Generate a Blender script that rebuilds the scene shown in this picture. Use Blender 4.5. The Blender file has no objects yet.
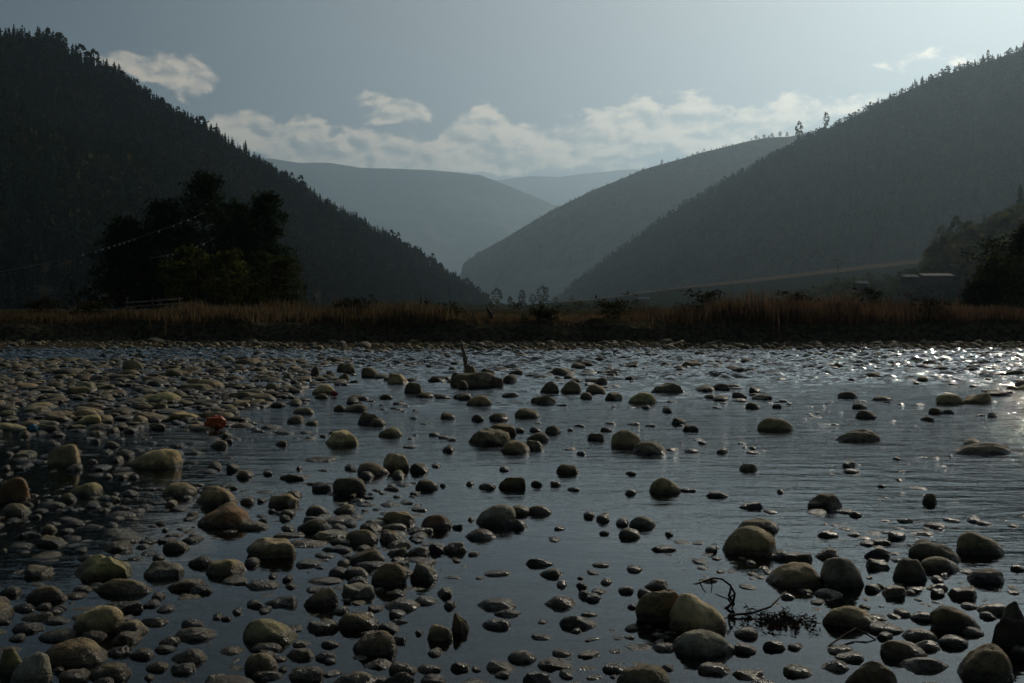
import bpy, bmesh, math, random
import numpy as np
from mathutils import Vector, noise, Matrix
R = math.radians
C = bpy.context.scene.collection
sc = bpy.context.scene
rng = np.random.default_rng(11)
random.seed(5)

# ------------------------------------------------------------------ camera
CAM_H = 1.5; F = 1024 * 35 / 36; HOR = 308.0
PITCH = math.atan((341.5 - HOR) / F)
cam = bpy.data.cameras.new('camera'); cam.lens = 35; cam.sensor_width = 36
cam.clip_start = 0.1; cam.clip_end = 60000
co = bpy.data.objects.new('camera', cam); C.objects.link(co)
co.location = (0, 0, CAM_H); co.rotation_euler = (R(90) - PITCH, 0, 0)
sc.camera = co

def ray(px, py):
    x = (px - 512) / F; y = (341.5 - py) / F
    c, s = math.cos(PITCH), math.sin(PITCH)
    return Vector((x, c + y * s, -s + y * c))
def gnd(px, py, z=0.0):
    r = ray(px, py); t = (z - CAM_H) / r.z
    return Vector((0, 0, CAM_H)) + r * t
def at(px, py, Y):
    r = ray(px, py); t = Y / r.y
    return Vector((0, 0, CAM_H)) + r * t
def pix(p):
    c, s = math.cos(PITCH), math.sin(PITCH)
    x, y, z = p[0], p[1], p[2] - CAM_H
    d = y * c - z * s; u = y * s + z * c
    return 512 + F * x / d, 341.5 - F * u / d, d

# ------------------------------------------------------------------ helpers
def mesh_np(name, V, Fc, mats, tint=None, smooth=True, parent=None, matidx=None, attrs=None):
    """V (n,3), Fc (m,k) array or list of arrays"""
    me = bpy.data.meshes.new(name)
    if not isinstance(Fc, list): Fc = [Fc]
    Fc = [np.asarray(f, dtype=np.int64) for f in Fc if len(f)]
    V = np.asarray(V, dtype=np.float32)
    me.vertices.add(len(V)); me.vertices.foreach_set('co', V.ravel())
    nl = sum(f.size for f in Fc); nf = sum(len(f) for f in Fc)
    me.loops.add(nl); me.polygons.add(nf)
    me.loops.foreach_set('vertex_index', np.concatenate([f.ravel() for f in Fc]).astype(np.int32))
    tot = np.concatenate([np.full(len(f), f.shape[1]) for f in Fc]).astype(np.int32)
    st = np.concatenate([[0], np.cumsum(tot)[:-1]]).astype(np.int32)
    me.polygons.foreach_set('loop_start', st)
    me.polygons.foreach_set('loop_total', tot)
    me.polygons.foreach_set('use_smooth', np.full(nf, bool(smooth)))
    if matidx is not None: me.polygons.foreach_set('material_index', np.asarray(matidx, dtype=np.int32))
    if tint is not None:
        a = me.attributes.new('tint', 'FLOAT_COLOR', 'POINT')
        t = np.ones((len(V), 4), dtype=np.float32); t[:, :3] = tint
        a.data.foreach_set('color', t.ravel())
    for k, v in (attrs or {}).items():
        a = me.attributes.new(k, 'FLOAT', 'POINT'); a.data.foreach_set('value', np.asarray(v, dtype=np.float32))
    for m in (mats if isinstance(mats, (list, tuple)) else [mats]): me.materials.append(m)
    me.update(calc_edges=True); me.validate()
    return me
def link(name, me, parent=None):
    o = bpy.data.objects.new(name, me); C.objects.link(o)
    if parent: o.parent = parent
    return o
def tag(o, label=None, cat=None, group=None, kind=None):
    if label: o['label'] = label
    if cat: o['category'] = cat
    if group: o['group'] = group
    if kind: o['kind'] = kind
    return o
def empty(name, loc, rz=0.0):
    o = bpy.data.objects.new(name, None); C.objects.link(o); o.location = loc; o.rotation_euler.z = rz
    return o
def fbm(x, y, octs=4, seed=0):
    """vectorised value noise, about -1..1"""
    x = np.asarray(x, float); y = np.asarray(y, float); out = np.zeros_like(x); amp = 1.0; tot = 0
    for o in range(octs):
        xi = np.floor(x).astype(np.int64); yi = np.floor(y).astype(np.int64); fx = x - xi; fy = y - yi
        fx = fx * fx * (3 - 2 * fx); fy = fy * fy * (3 - 2 * fy)
        def h(a, b):
            n = (a * 374761393 + b * 668265263 + (seed + o * 17) * 974634777) & 0xffffffff
            n = ((n ^ (n >> 13)) * 1274126177) & 0xffffffff
            n = n ^ (n >> 16)
            return n / 2147483648.0 - 1.0
        v = (h(xi, yi) * (1 - fx) + h(xi + 1, yi) * fx) * (1 - fy) + (h(xi, yi + 1) * (1 - fx) + h(xi + 1, yi + 1) * fx) * fy
        out += v * amp; tot += amp; amp *= .5; x = x * 2.03 + 5.1; y = y * 2.03 + 9.7
    return out / tot * 1.5

class NT:
    def __init__(s, tree): s.t = tree; s.n = tree.nodes; s.l = tree.links
    def add(s, typ, props=None, **ins):
        nd = s.n.new(typ)
        for k, v in (props or {}).items(): setattr(nd, k, v)
        for k, v in ins.items():
            key = int(k[1:]) if k[0] == 'i' and k[1:].isdigit() else k.replace('_', ' ')
            s.set(nd.inputs[key], v)
        return nd
    def set(s, sock, v):
        if isinstance(v, bpy.types.NodeSocket): s.l.new(v, sock)
        elif isinstance(v, bpy.types.Node): s.l.new(v.outputs[0], sock)
        else: sock.default_value = v
    def m(s, op, a, b=0.0, c=0.0, clamp=False):
        nd = s.n.new('ShaderNodeMath'); nd.operation = op; nd.use_clamp = clamp
        s.set(nd.inputs[0], a); s.set(nd.inputs[1], b); s.set(nd.inputs[2], c)
        return nd.outputs[0]
    def mix(s, f, a, b, blend='MIX'):
        nd = s.n.new('ShaderNodeMix'); nd.data_type = 'RGBA'; nd.blend_type = blend
        s.set(nd.inputs[0], f); s.set(nd.inputs[6], a); s.set(nd.inputs[7], b)
        return nd.outputs[2]
    def ramp(s, f, lo, hi, a=0.0, b=1.0):
        nd = s.n.new('ShaderNodeMapRange'); nd.interpolation_type = 'SMOOTHSTEP'
        s.set(nd.inputs[0], f); nd.inputs[1].default_value = lo; nd.inputs[2].default_value = hi
        nd.inputs[3].default_value = a; nd.inputs[4].default_value = b
        return nd.outputs[0]
def mat(name):
    m = bpy.data.materials.new(name); m.use_nodes = True; m.node_tree.nodes.clear()
    t = NT(m.node_tree); out = t.add('ShaderNodeOutputMaterial')
    return m, t, out
def rgb(c): return (c[0], c[1], c[2], 1)

# ------------------------------------------------------------------ materials
def stone_mat(name, source):
    m, t, out = mat(name)
    geo = t.add('ShaderNodeNewGeometry'); tc = t.add('ShaderNodeTexCoord')
    if source == 'object':
        oi = t.add('ShaderNodeObjectInfo'); col = oi.outputs['Color']
        rnd = oi.outputs['Random']
        pos = t.add('ShaderNodeVectorMath', {'operation': 'ADD'}); t.set(pos.inputs[0], geo.outputs['Position'])
        cx = t.add('ShaderNodeCombineXYZ', X=t.m('MULTIPLY', rnd, 37.0), Y=t.m('MULTIPLY', rnd, 91.0)); t.set(pos.inputs[1], cx.outputs[0]); P = pos.outputs[0]
    else:
        at_ = t.add('ShaderNodeAttribute', {'attribute_name': 'tint'}); col = at_.outputs['Color']; P = geo.outputs['Position']
    n1 = t.add('ShaderNodeTexNoise', Vector=P, Scale=9.0, Detail=6.0, Roughness=.6)
    n2 = t.add('ShaderNodeTexNoise', Vector=P, Scale=60.0, Detail=5.0, Roughness=.7)
    n3 = t.add('ShaderNodeTexNoise', Vector=P, Scale=3.2, Detail=3.0)
    c = t.mix(t.ramp(n1.outputs[0], .32, .68), col, t.mix(1.0, col, (.52, .48, .42, 1), 'MULTIPLY'))
    c = t.mix(t.m('MULTIPLY', t.ramp(n3.outputs[0], .5, .72), .55), c, (.16, .15, .06, 1))
    c = t.mix(t.m('MULTIPLY', t.ramp(n2.outputs[0], .55, .8), .5), c, t.mix(1.0, c, (1.9, 1.8, 1.6, 1), 'MULTIPLY'))
    c = t.mix(t.m('MULTIPLY', t.ramp(n2.outputs[0], .3, .45, 1, 0), .5), c, t.mix(1.0, c, (.35, .33, .3, 1), 'MULTIPLY'))
    sep = t.add('ShaderNodeSeparateXYZ', Vector=geo.outputs['Position'])
    wz = t.m('ADD', sep.outputs[2], t.m('MULTIPLY', t.m('SUBTRACT', n1.outputs[0], .5), -.06))
    wet = t.ramp(wz, .022, .06, 1, 0)
    c = t.mix(wet, c, t.mix(1.0, c, (.34, .33, .3, 1), 'MULTIPLY'))
    rough = t.m('SUBTRACT', t.m('ADD', .62, t.m('MULTIPLY', n2.outputs[0], .2)), t.m('MULTIPLY', wet, .48))
    vr = t.add('ShaderNodeTexNoise', Vector=P, Scale=5.0, Detail=4.0, Roughness=.5, Distortion=1.4)
    vein = t.ramp(t.m('ABSOLUTE', t.m('SUBTRACT', vr.outputs[0], .5)), .0, .016, 1, 0)
    c = t.mix(t.m('MULTIPLY', vein, .45), c, t.mix(1.0, c, (.25, .23, .2, 1), 'MULTIPLY'))
    hh_ = t.m('SUBTRACT', t.m('ADD', n2.outputs[0], t.m('MULTIPLY', n1.outputs[0], 2.4)), t.m('MULTIPLY', vein, .5))
    bmp = t.add('ShaderNodeBump', Strength=.8, Distance=.016, Height=hh_)
    b = t.add('ShaderNodeBsdfPrincipled', Base_Color=c, Roughness=rough, Normal=bmp.outputs[0])
    t.l.new(b.outputs[0], out.inputs[0]); return m
M_stone = stone_mat('river stone', 'object')
M_stone_v = stone_mat('river stone mass', 'tint')

def leaf_mat(name, tr=.35, rough=.7):
    m, t, out = mat(name)
    a = t.add('ShaderNodeAttribute', {'attribute_name': 'tint'})
    d = t.add('ShaderNodeBsdfDiffuse', Color=a.outputs['Color'])
    tl = t.add('ShaderNodeBsdfTranslucent', Color=a.outputs['Color'])
    mx = t.add('ShaderNodeMixShader', i0=tr, i1=d.outputs[0], i2=tl.outputs[0])
    t.l.new(mx.outputs[0], out.inputs[0]); return m
M_needle = leaf_mat('conifer needles', .12)
M_leaf = leaf_mat('leaves', .4)
M_grass = leaf_mat('dry grass blades', .45)

def simple(name, c1, c2, scale, rough=.9, bump=.3, bd=.02):
    m, t, out = mat(name)
    g = t.add('ShaderNodeNewGeometry')
    n = t.add('ShaderNodeTexNoise', Vector=g.outputs['Position'], Scale=scale, Detail=8.0, Roughness=.65)
    c = t.mix(t.ramp(n.outputs[0], .3, .7), rgb(c1), rgb(c2))
    bp = t.add('ShaderNodeBump', Strength=bump, Distance=bd, Height=n.outputs[0])
    b = t.add('ShaderNodeBsdfPrincipled', Base_Color=c, Roughness=rough, Normal=bp.outputs[0])
    b.inputs['Specular IOR Level'].default_value = .2 if bump else 0.0
    t.l.new(b.outputs[0], out.inputs[0]); return m
M_bark = simple('bark', (.05, .038, .026), (.11, .085, .06), 30)
M_wood = simple('weathered driftwood', (.13, .10, .07), (.30, .25, .18), 25)
M_darkwood = simple('dark wet twig', (.014, .011, .008), (.035, .028, .02), 60, rough=.8)
M_forest_floor = simple('forest floor', (.022, .026, .014), (.055, .045, .026), .03, bump=0)
M_far = simple('distant scrub slope', (.035, .045, .028), (.085, .075, .045), .012, bump=.6, bd=14)
M_field = simple('meadow slope', (.012, .020, .012), (.022, .028, .015), .03, bump=0)
M_dryfield = simple('dry stubble strip', (.07, .052, .035), (.12, .088, .06), .05, bump=0)
M_roof = simple('pale sheet roof', (.12, .12, .115), (.22, .22, .21), 1.0)
M_wall = simple('plank wall', (.07, .055, .04), (.14, .11, .08), 2.0)
M_white = simple('white cloth', (.3, .29, .27), (.7, .69, .66), 8)
M_cord = simple('cord', (.2, .19, .17), (.3, .28, .25), 50)
M_orange = simple('orange plastic', (.42, .075, .02), (.5, .11, .03), 20, rough=.4)
M_red = simple('red plastic', (.28, .03, .03), (.35, .05, .05), 30, rough=.4)
M_blue = simple('blue plastic', (.03, .12, .16), (.06, .2, .25), 30, rough=.5)

m, t, out = mat('bank ground')
g = t.add('ShaderNodeNewGeometry'); sp = t.add('ShaderNodeSeparateXYZ', Vector=g.outputs['Position'])
sn = t.add('ShaderNodeSeparateXYZ', Vector=g.outputs['True Normal'])
n1 = t.add('ShaderNodeTexNoise', Vector=g.outputs['Position'], Scale=5.0, Detail=8.0, Roughness=.65)
n2 = t.add('ShaderNodeTexNoise', Vector=g.outputs['Position'], Scale=.25, Detail=5.0)
soil = t.mix(t.ramp(n1.outputs[0], .3, .7), (.02, .02, .013, 1), (.12, .10, .06, 1))
top = t.mix(t.ramp(n2.outputs[0], .35, .65), (.05, .038, .019, 1), (.028, .030, .015, 1))
c = t.mix(t.ramp(sp.outputs[2], .82, .98), soil, top)
bp = t.add('ShaderNodeBump', Strength=1.0, Distance=.12, Height=n1.outputs[0])
b = t.add('ShaderNodeBsdfPrincipled', Base_Color=c, Roughness=.95, Normal=bp.outputs[0]); b.inputs['Specular IOR Level'].default_value = 0.0
t.l.new(b.outputs[0], out.inputs[0]); M_bank = m

m, t, out = mat('river bed')
g = t.add('ShaderNodeNewGeometry')
vo = t.add('ShaderNodeTexVoronoi', Vector=g.outputs['Position'], Scale=11.0)
vc = t.add('ShaderNodeTexNoise', Vector=g.outputs['Position'], Scale=3.0, Detail=5.0)
c = t.mix(t.ramp(vo.outputs['Distance'], .1, .6), t.mix(t.ramp(vc.outputs[0], .35, .65), (.13, .105, .06, 1), (.06, .06, .04, 1)), (.01, .01, .007, 1))
bp = t.add('ShaderNodeBump', {'invert': True}, Strength=1.0, Distance=.04, Height=vo.outputs['Distance'])
b = t.add('ShaderNodeBsdfPrincipled', Base_Color=c, Roughness=.6, Normal=bp.outputs[0])
t.l.new(b.outputs[0], out.inputs[0]); M_bed = m

m, t, out = mat('river water')
g = t.add('ShaderNodeNewGeometry'); sp = t.add('ShaderNodeSeparateXYZ', Vector=g.outputs['Position'])
mp = t.add('ShaderNodeVectorMath', {'operation': 'MULTIPLY'}); t.set(mp.inputs[0], g.outputs['Position']); mp.inputs[1].default_value = (.55, 1.5, 1)
mp2 = t.add('ShaderNodeVectorMath', {'operation': 'MULTIPLY'}); t.set(mp2.inputs[0], g.outputs['Position']); mp2.inputs[1].default_value = (.8, 1.4, 1)
w1 = t.add('ShaderNodeTexNoise', Vector=mp.outputs[0], Scale=3.0, Detail=4.0, Roughness=.55)
w2 = t.add('ShaderNodeTexNoise', Vector=mp2.outputs[0], Scale=14.0, Detail=3.0, Roughness=.6)
w3 = t.add('ShaderNodeTexNoise', Vector=mp2.outputs[0], Scale=10.0, Detail=2.0, Roughness=.6)
reg = t.add('ShaderNodeTexNoise', Vector=mp.outputs[0], Scale=.16, Detail=3.0)
# flow grows livelier with distance from the calm pool, and to the right (main current)
flow = t.m('ADD', sp.outputs[1], t.m('MULTIPLY', sp.outputs[0], .55))
flow = t.m('ADD', flow, t.m('MULTIPLY', t.m('SUBTRACT', reg.outputs[0], .5), 9.0))
amp = t.ramp(flow, 5.5, 15.0, .07, 1.0)
h = t.m('MULTIPLY', t.m('ADD', w1.outputs[0], t.m('MULTIPLY', w2.outputs[0], .22)), amp)
h = t.m('ADD', h, t.m('MULTIPLY', w3.outputs[0], t.ramp(flow, 10.0, 30.0, 0, .45)))
bp = t.add('ShaderNodeBump', Strength=1.0, Distance=.045, Height=h)
gl = t.add('ShaderNodeBsdfGlossy', Color=(.93, .97, 1, 1), Roughness=t.ramp(flow, 9.0, 26.0, .025, .045), Normal=bp.outputs[0])
tr = t.add('ShaderNodeBsdfTransparent', Color=(.72, .78, .70, 1))
fr = t.add('ShaderNodeFresnel', IOR=1.33, Normal=bp.outputs[0])
mx = t.add('ShaderNodeMixShader', i0=fr.outputs[0], i1=tr.outputs[0], i2=gl.outputs[0])
fa = t.add('ShaderNodeAttribute', {'attribute_name': 'foam'})
fn = t.add('ShaderNodeTexNoise', Vector=g.outputs['Position'], Scale=16.0, Detail=4.0)
ff = t.m('MULTIPLY', fa.outputs['Fac'], t.ramp(fn.outputs[0], .36, .5))
fd = t.add('ShaderNodeBsdfDiffuse', Color=(.75, .78, .78, 1))
mx2 = t.add('ShaderNodeMixShader', i0=ff, i1=mx.outputs[0], i2=fd.outputs[0])
t.l.new(mx2.outputs[0], out.inputs[0]); M_water = m

# ------------------------------------------------------------------ river water, bed, ground
def waves(X, Y, n=70, seed=3):
    r = np.random.default_rng(seed); Z = np.zeros_like(X)
    for i in range(n):
        lam = 10 ** r.uniform(-.72, -.1); a = r.normal(0, .9) + 1.57
        k = 2 * math.pi / lam; Z += lam ** 1.05 * np.sin(k * (X * math.cos(a) + Y * math.sin(a)) + r.uniform(0, 6.28))
    return Z / math.sqrt(n)
BS = [-4.5, -3.7, -1.8, 0, .5, 1.0, 3, 12, 60, 22000]; BZ = [-.28, .0, .10, .17, .62, .92, 1.0, 1.03, 1.0, .8]
def bank_y(x): return 39.0 + 1.2 * fbm(np.asarray(x) * .12, np.asarray(x) * 0, 3, 4) + .35 * fbm(np.asarray(x) * .7, np.asarray(x) * 0 + 3, 3, 5)
x0, x1, y0, y1, dx, dy = -27., 30., 9., 41., .085, .055
nx = int((x1 - x0) / dx); ny = int((y1 - y0) / dy)
gx = np.linspace(x0, x1, nx); gy = np.linspace(y0, y1, ny); X, Y = np.meshgrid(gx, gy)
def sstep(v, a, b): t_ = np.clip((v - a) / (b - a), 0, 1); return t_ * t_ * (3 - 2 * t_)
reg = fbm(X * .12 + 7, Y * .28, 3, 21)
side = sstep(X, -6, 12)
ampw = sstep(Y + reg * 5 + side * 4, 14.5, 31) ** 1.3 + .06 * sstep(Y + reg * 3 + side * 5, 11, 20)
ampw *= sstep(Y, 9.2, 12.5) * sstep(-X, -29.8, -27) * sstep(X, -26.8, -24)
W = waves(X, Y) * ampw
Z = W * .10 + np.maximum(W, 0) ** 2 * .015
foam = sstep(W * (1 + .9 * fbm(X * .35, Y * .5, 3, 8)) + .5 * fbm(X * 5, Y * 5, 2, 18), 1.75 - .45 * sstep(-X, 0, 7), 2.3 - .3 * sstep(-X, 0, 7)) * sstep(Y, 15, 26) * (.6 + .4 * sstep(-X, 0, 7))
V = np.stack([X, Y, Z], -1).reshape(-1, 3)
ii = np.arange(nx * ny).reshape(ny, nx)
Q = np.stack([ii[:-1, :-1], ii[:-1, 1:], ii[1:, 1:], ii[1:, :-1]], -1).reshape(-1, 4)
# plain water around the finely waved part
ring = np.array([[-90, -12, 0], [90, -12, 0], [90, 9, 0], [30, 9, 0], [-27, 9, 0], [-90, 9, 0], [-90, 41, 0], [-27, 41, 0], [30, 41, 0], [90, 41, 0]], float)
n0 = len(V); V = np.vstack([V, ring])
Q2 = np.array([[n0 + 5, n0 + 4, n0 + 7, n0 + 6], [n0 + 3, n0 + 2, n0 + 9, n0 + 8]])
Q3 = np.array([[n0, n0 + 1, n0 + 2, n0 + 3, n0 + 4, n0 + 5]])
me = mesh_np('river_water', V, [Q, Q2, Q3], M_water, attrs={'foam': np.concatenate([foam.ravel(), np.zeros(len(ring))])})
tag(link('river_water', me), kind='structure')

gx = np.linspace(-90, 90, 240); gy = np.linspace(-12, 42, 160); X, Y = np.meshgrid(gx, gy)
bar = sstep(-X, 1.5, 6) * sstep(Y, 10, 14) * sstep(-Y, -28, -24)
Z = -.17 + .035 * fbm(X * .9, Y * .9, 3, 2) + .15 * bar * (.6 + .5 * fbm(X * .5, Y * .5, 3, 12))
ii = np.arange(X.size).reshape(X.shape)
grid = lambda i: np.stack([i[:-1, :-1], i[:-1, 1:], i[1:, 1:], i[1:, :-1]], -1).reshape(-1, 4)
tag(link('river_bed', mesh_np('river_bed', np.stack([X, Y, Z], -1).reshape(-1, 3), grid(ii), M_bed)), kind='structure')

gx = np.concatenate([np.linspace(-9000, -80, 12), np.linspace(-70, 70, 420), np.linspace(80, 9000, 12)])
s = np.concatenate([np.linspace(-4.5, 1.2, 40), np.linspace(1.4, 12, 24), np.geomspace(14, 22000, 30)])
X, S = np.meshgrid(gx, s)
by = bank_y(np.clip(X, -200, 200)); Y = by + S
Z = np.interp(S, BS, BZ)
Z += .05 * fbm(X * .6, Y * .6, 4, 6) * sstep(S, -4.5, -2) * (np.abs(X) < 75) * (S < 40)
Z += .30 * fbm(X * .9, S * .9, 4, 31) * np.exp(-((S - .7) / .7) ** 2)
px_left = 512 + F * X / np.maximum(Y, 1)
Z += sstep(-px_left, -160, 20) * sstep(S, 3, 25) * .35 * (S < 300)
ii = np.arange(X.size).reshape(X.shape)
tag(link('ground', mesh_np('ground', np.stack([X, Y, Z], -1).reshape(-1, 3), grid(ii), M_bank)), kind='structure')
def ground_z(x, y): 
    return float(np.interp(y - float(bank_y(x)), BS, BZ))

# ------------------------------------------------------------------ hills
def hill(name, pts, foot, mat_, nu=260, nv=70, sink=12., rough=.06, seed=1, back=.6, bulge=0.0):
    """pts: crest (px,py,dist); foot: (px,py,dist).  returns sampler"""
    def line(L, u):
        L = np.array([tuple(at(a, b, d)) for a, b, d in L]); 
        k = np.concatenate([[0], np.cumsum(np.linalg.norm(np.diff(L, axis=0), axis=1))]); k /= k[-1]
        return np.stack([np.interp(u, k, L[:, i]) for i in range(3)], -1)
    u = np.linspace(0, 1, nu); v = np.concatenate([np.linspace(0, 1, nv), 1 + np.linspace(.02, back, 12)])
    Cc = line(pts, u); Ff = line(foot, u)
    G = np.zeros((len(v), nu, 3)); H = np.linalg.norm(Cc - Ff, axis=1)
    for j, vv in enumerate(v):
        if vv <= 1: P = Ff + (Cc - Ff) * vv; P[:, 2] += bulge * H * math.sin(math.pi * vv)
        else:
            P = Cc + (Cc - Ff) * (vv - 1); P[:, 2] = Cc[:, 2] - (Cc[:, 2] - Ff[:, 2]) * ((vv - 1) / back) ** 1.3
        env = math.sin(math.pi * min(vv, 1) * .97) 
        P[:, 2] += rough * H * env * fbm(u * 9 + seed, np.full(nu, vv * 3.5), 5, seed)
        G[j] = P
    G[:, :, 2] = np.where(v[:, None] == 0, G[:, :, 2] - sink, G[:, :, 2])
    ii = np.arange(len(v) * nu).reshape(len(v), nu)
    me = mesh_np(name, G.reshape(-1, 3), grid(ii), mat_)
    tag(link(name, me), kind='structure')
    front = G[:nv]
    def sample(n, vmin=.0, vmax=1.0):
        a = front[1:, 1:] - front[:-1, :-1]; b = front[1:, :-1] - front[:-1, 1:]
        ar = np.linalg.norm(np.cross(a, b), axis=-1); ar[: int(vmin * nv)] = 0; ar[int(vmax * nv):] = 0
        p = ar.ravel() / ar.sum(); idx = rng.choice(p.size, n, p=p); j, i = np.divmod(idx, nu - 1)
        fu = rng.random(n)[:, None]; fv = rng.random(n)[:, None]
        return (front[j, i] * (1 - fu) + front[j, i + 1] * fu) * (1 - fv) + (front[j + 1, i] * (1 - fu) + front[j + 1, i + 1] * fu) * fv
    return sample, Cc
left_crest = [(-420, -120, 760), (-200, -60, 820), (-60, 8, 880), (0, 36, 900), (45, 42, 920), (75, 62, 930), (120, 82, 950), (160, 112, 970), (200, 130, 990), (240, 150, 1010), (280, 178, 1040), (320, 203, 1080), (360, 224, 1120), (400, 248, 1180), (440, 272, 1240), (470, 292, 1300), (490, 307, 1350)]
left_foot = [(-900, 308, 300), (-300, 308, 330), (0, 307, 380), (150, 307, 430), (300, 307, 600), (420, 307, 900), (492, 308, 1340)]
right_crest = [(548, 306, 2300), (560, 296, 2280), (590, 273, 2250), (640, 236, 2200), (680, 209, 2150), (720, 186, 2100), (760, 163, 2050), (800, 143, 2000), (850, 119, 1950), (900, 93, 1900), (940, 75, 1860), (985, 62, 1820), (1024, 48, 1800), (1100, 20, 1760), (1300, -40, 1700)]
right_foot = [(548, 307, 2280), (620, 306, 1700), (700, 304, 1300), (800, 300, 1100), (1000, 300, 1000), (1400, 300, 900)]
mid_crest = [(463, 264, 4000), (480, 252, 3900), (510, 235, 3850), (550, 211, 3800), (590, 192, 3700), (640, 171, 3600), (700, 153, 3500), (740, 144, 3450), (765, 138, 3420), (790, 137, 3400), (860, 120, 3350), (1000, 60, 3200)]
mid_crest = [(a, b, d * 1.2) for a, b, d in mid_crest]
mid_foot = [(455, 307, 3600), (520, 307, 3000), (560, 307, 2700), (800, 306, 2400), (1200, 306, 2200)]
mid_foot = [(a, b, d * 1.2) for a, b, d in mid_foot]
far_crest = [(-100, 130, 6400), (180, 150, 6400), (240, 157, 6400), (270, 158, 6300), (300, 163, 6300), (330, 163, 6300), (360, 168, 6300), (420, 170, 6200), (450, 172, 6200), (480, 175, 6200), (510, 186, 6200), (545, 201, 6200), (580, 218, 6300), (640, 250, 6500)]
far_crest = [(a, b, d * 1.9) for a, b, d in far_crest]
far_foot = [(-300, 306, 4400), (200, 306, 4500), (460, 307, 4700), (560, 307, 5200), (660, 306, 6000)]
far_foot = [(a, b, d * 1.8) for a, b, d in far_foot]
far2_crest = [(300, 170, 10500), (440, 176, 10500), (500, 180, 10400), (530, 176, 10400), (560, 177, 10300), (620, 170, 10300), (700, 166, 10200), (900, 150, 10000)]
far2_crest = [(a, b, d * 1.85) for a, b, d in far2_crest]
far2_foot = [(300, 306, 8000), (560, 306, 8000), (900, 306, 8000)]
far2_foot = [(a, b, d * 1.8) for a, b, d in far2_foot]
s_left, c_left = hill('hill_left', left_crest, left_foot, M_forest_floor, seed=1, rough=.05)
s_right, c_right = hill('hill_right', right_crest, right_foot, M_forest_floor, seed=2, rough=.045)
s_mid, c_mid = hill('hill_middle', mid_crest, mid_foot, M_far, seed=3, rough=.05)
hill('mountain_far', far_crest, far_foot, M_far, seed=4, rough=.06)
hill('mountain_farthest', far2_crest, far2_foot, M_far, seed=5, rough=.05)
# terrace with a dry strip on its brow, and the wooded spur on the right
tc_ = [(520, 306.5, 900), (600, 299, 880), (660, 291, 860), (760, 281, 840), (850, 271, 820), (930, 262, 800), (1100, 250, 760)]
tf_ = [(520, 308, 620), (660, 308, 560), (850, 308, 520), (1100, 308, 480)]
_, c_ter = hill('terrace_slope', tc_, tf_, M_field, nu=120, nv=16, rough=.01, seed=6, back=.3, sink=3.)
tb_ = [(a, b - .8 - 3.2 * min(1, max(0, (a - 620) / 200)), d + 150) for a, b, d in tc_]
ff_ = [(a, b + .6, d - 1.5) for a, b, d in tc_]
hill('dry_field', tb_, ff_, M_dryfield, nu=120, nv=10, rough=.004, seed=7, back=.3, sink=0.)
sc_ = [(770, 305, 520), (800, 299, 510), (835, 288, 500), (870, 281, 490), (905, 279, 480), (950, 275, 470), (985, 262, 460), (1024, 240, 450), (1150, 190, 430)]
sf_ = [(770, 308, 420), (850, 308, 340), (950, 308, 300), (1150, 308, 260)]
s_spur, c_spur = hill('wooded_spur', sc_, sf_, M_field, nu=120, nv=24, rough=.03, seed=8, back=.4)

# ------------------------------------------------------------------ vegetation
def conifer_mesh(seed, whorls=7, per=6, h=1.0, w=.17, low=.12, trunk=True):
    r = random.Random(seed); V = []; Fq = []; Ft = []; col = []
    lean = (r.uniform(-.02, .02), r.uniform(-.02, .02))
    if trunk:
        n = 5
        for k, (z, rad) in enumerate(((0, .022), (.5, .012), (.97, .002))):
            for a in range(n): V.append((rad * math.cos(a * 6.283 / n) + lean[0] * z, rad * math.sin(a * 6.283 / n) + lean[1] * z, z)); col.append((.04, .03, .02))
        for k in range(2):
            for a in range(n): Fq.append((k * n + a, k * n + (a + 1) % n, (k + 1) * n + (a + 1) % n, (k + 1) * n + a))
    for j in range(whorls):
        f = j / (whorls - 1); z = low + (1 - low) * f ** .92 * .97
        rad = w * (1 - f) ** .75 * r.uniform(.78, 1.15) + .012
        a0 = r.uniform(0, 6.28)
        for k in range(per):
            a = a0 + k * 6.283 / per + r.uniform(-.25, .25); L = rad * r.uniform(.65, 1.25); d = r.uniform(.25, .6) * L
            wd = L * r.uniform(.5, .8) + .012; ca, sa = math.cos(a), math.sin(a)
            b = len(V); zz = z + r.uniform(-.015, .015); tz = (1 - low) / whorls * 1.15
            V += [(lean[0] * z, lean[1] * z, min(zz + tz * .8, 1.0)), (ca * L * .6 - sa * wd * .5, sa * L * .6 + ca * wd * .5, zz - d * .45), (ca * L, sa * L, zz - d * .8), (ca * L * .6 + sa * wd * .5, sa * L * .6 - ca * wd * .5, zz - d * .45)]
            g = r.uniform(.75, 1.25); col += [(.034 * g, .062 * g, .03 * g)] * 4
            Fq.append((b, b + 1, b + 2, b + 3))
    return np.array(V, float), np.array(Fq), np.array(col)
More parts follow.
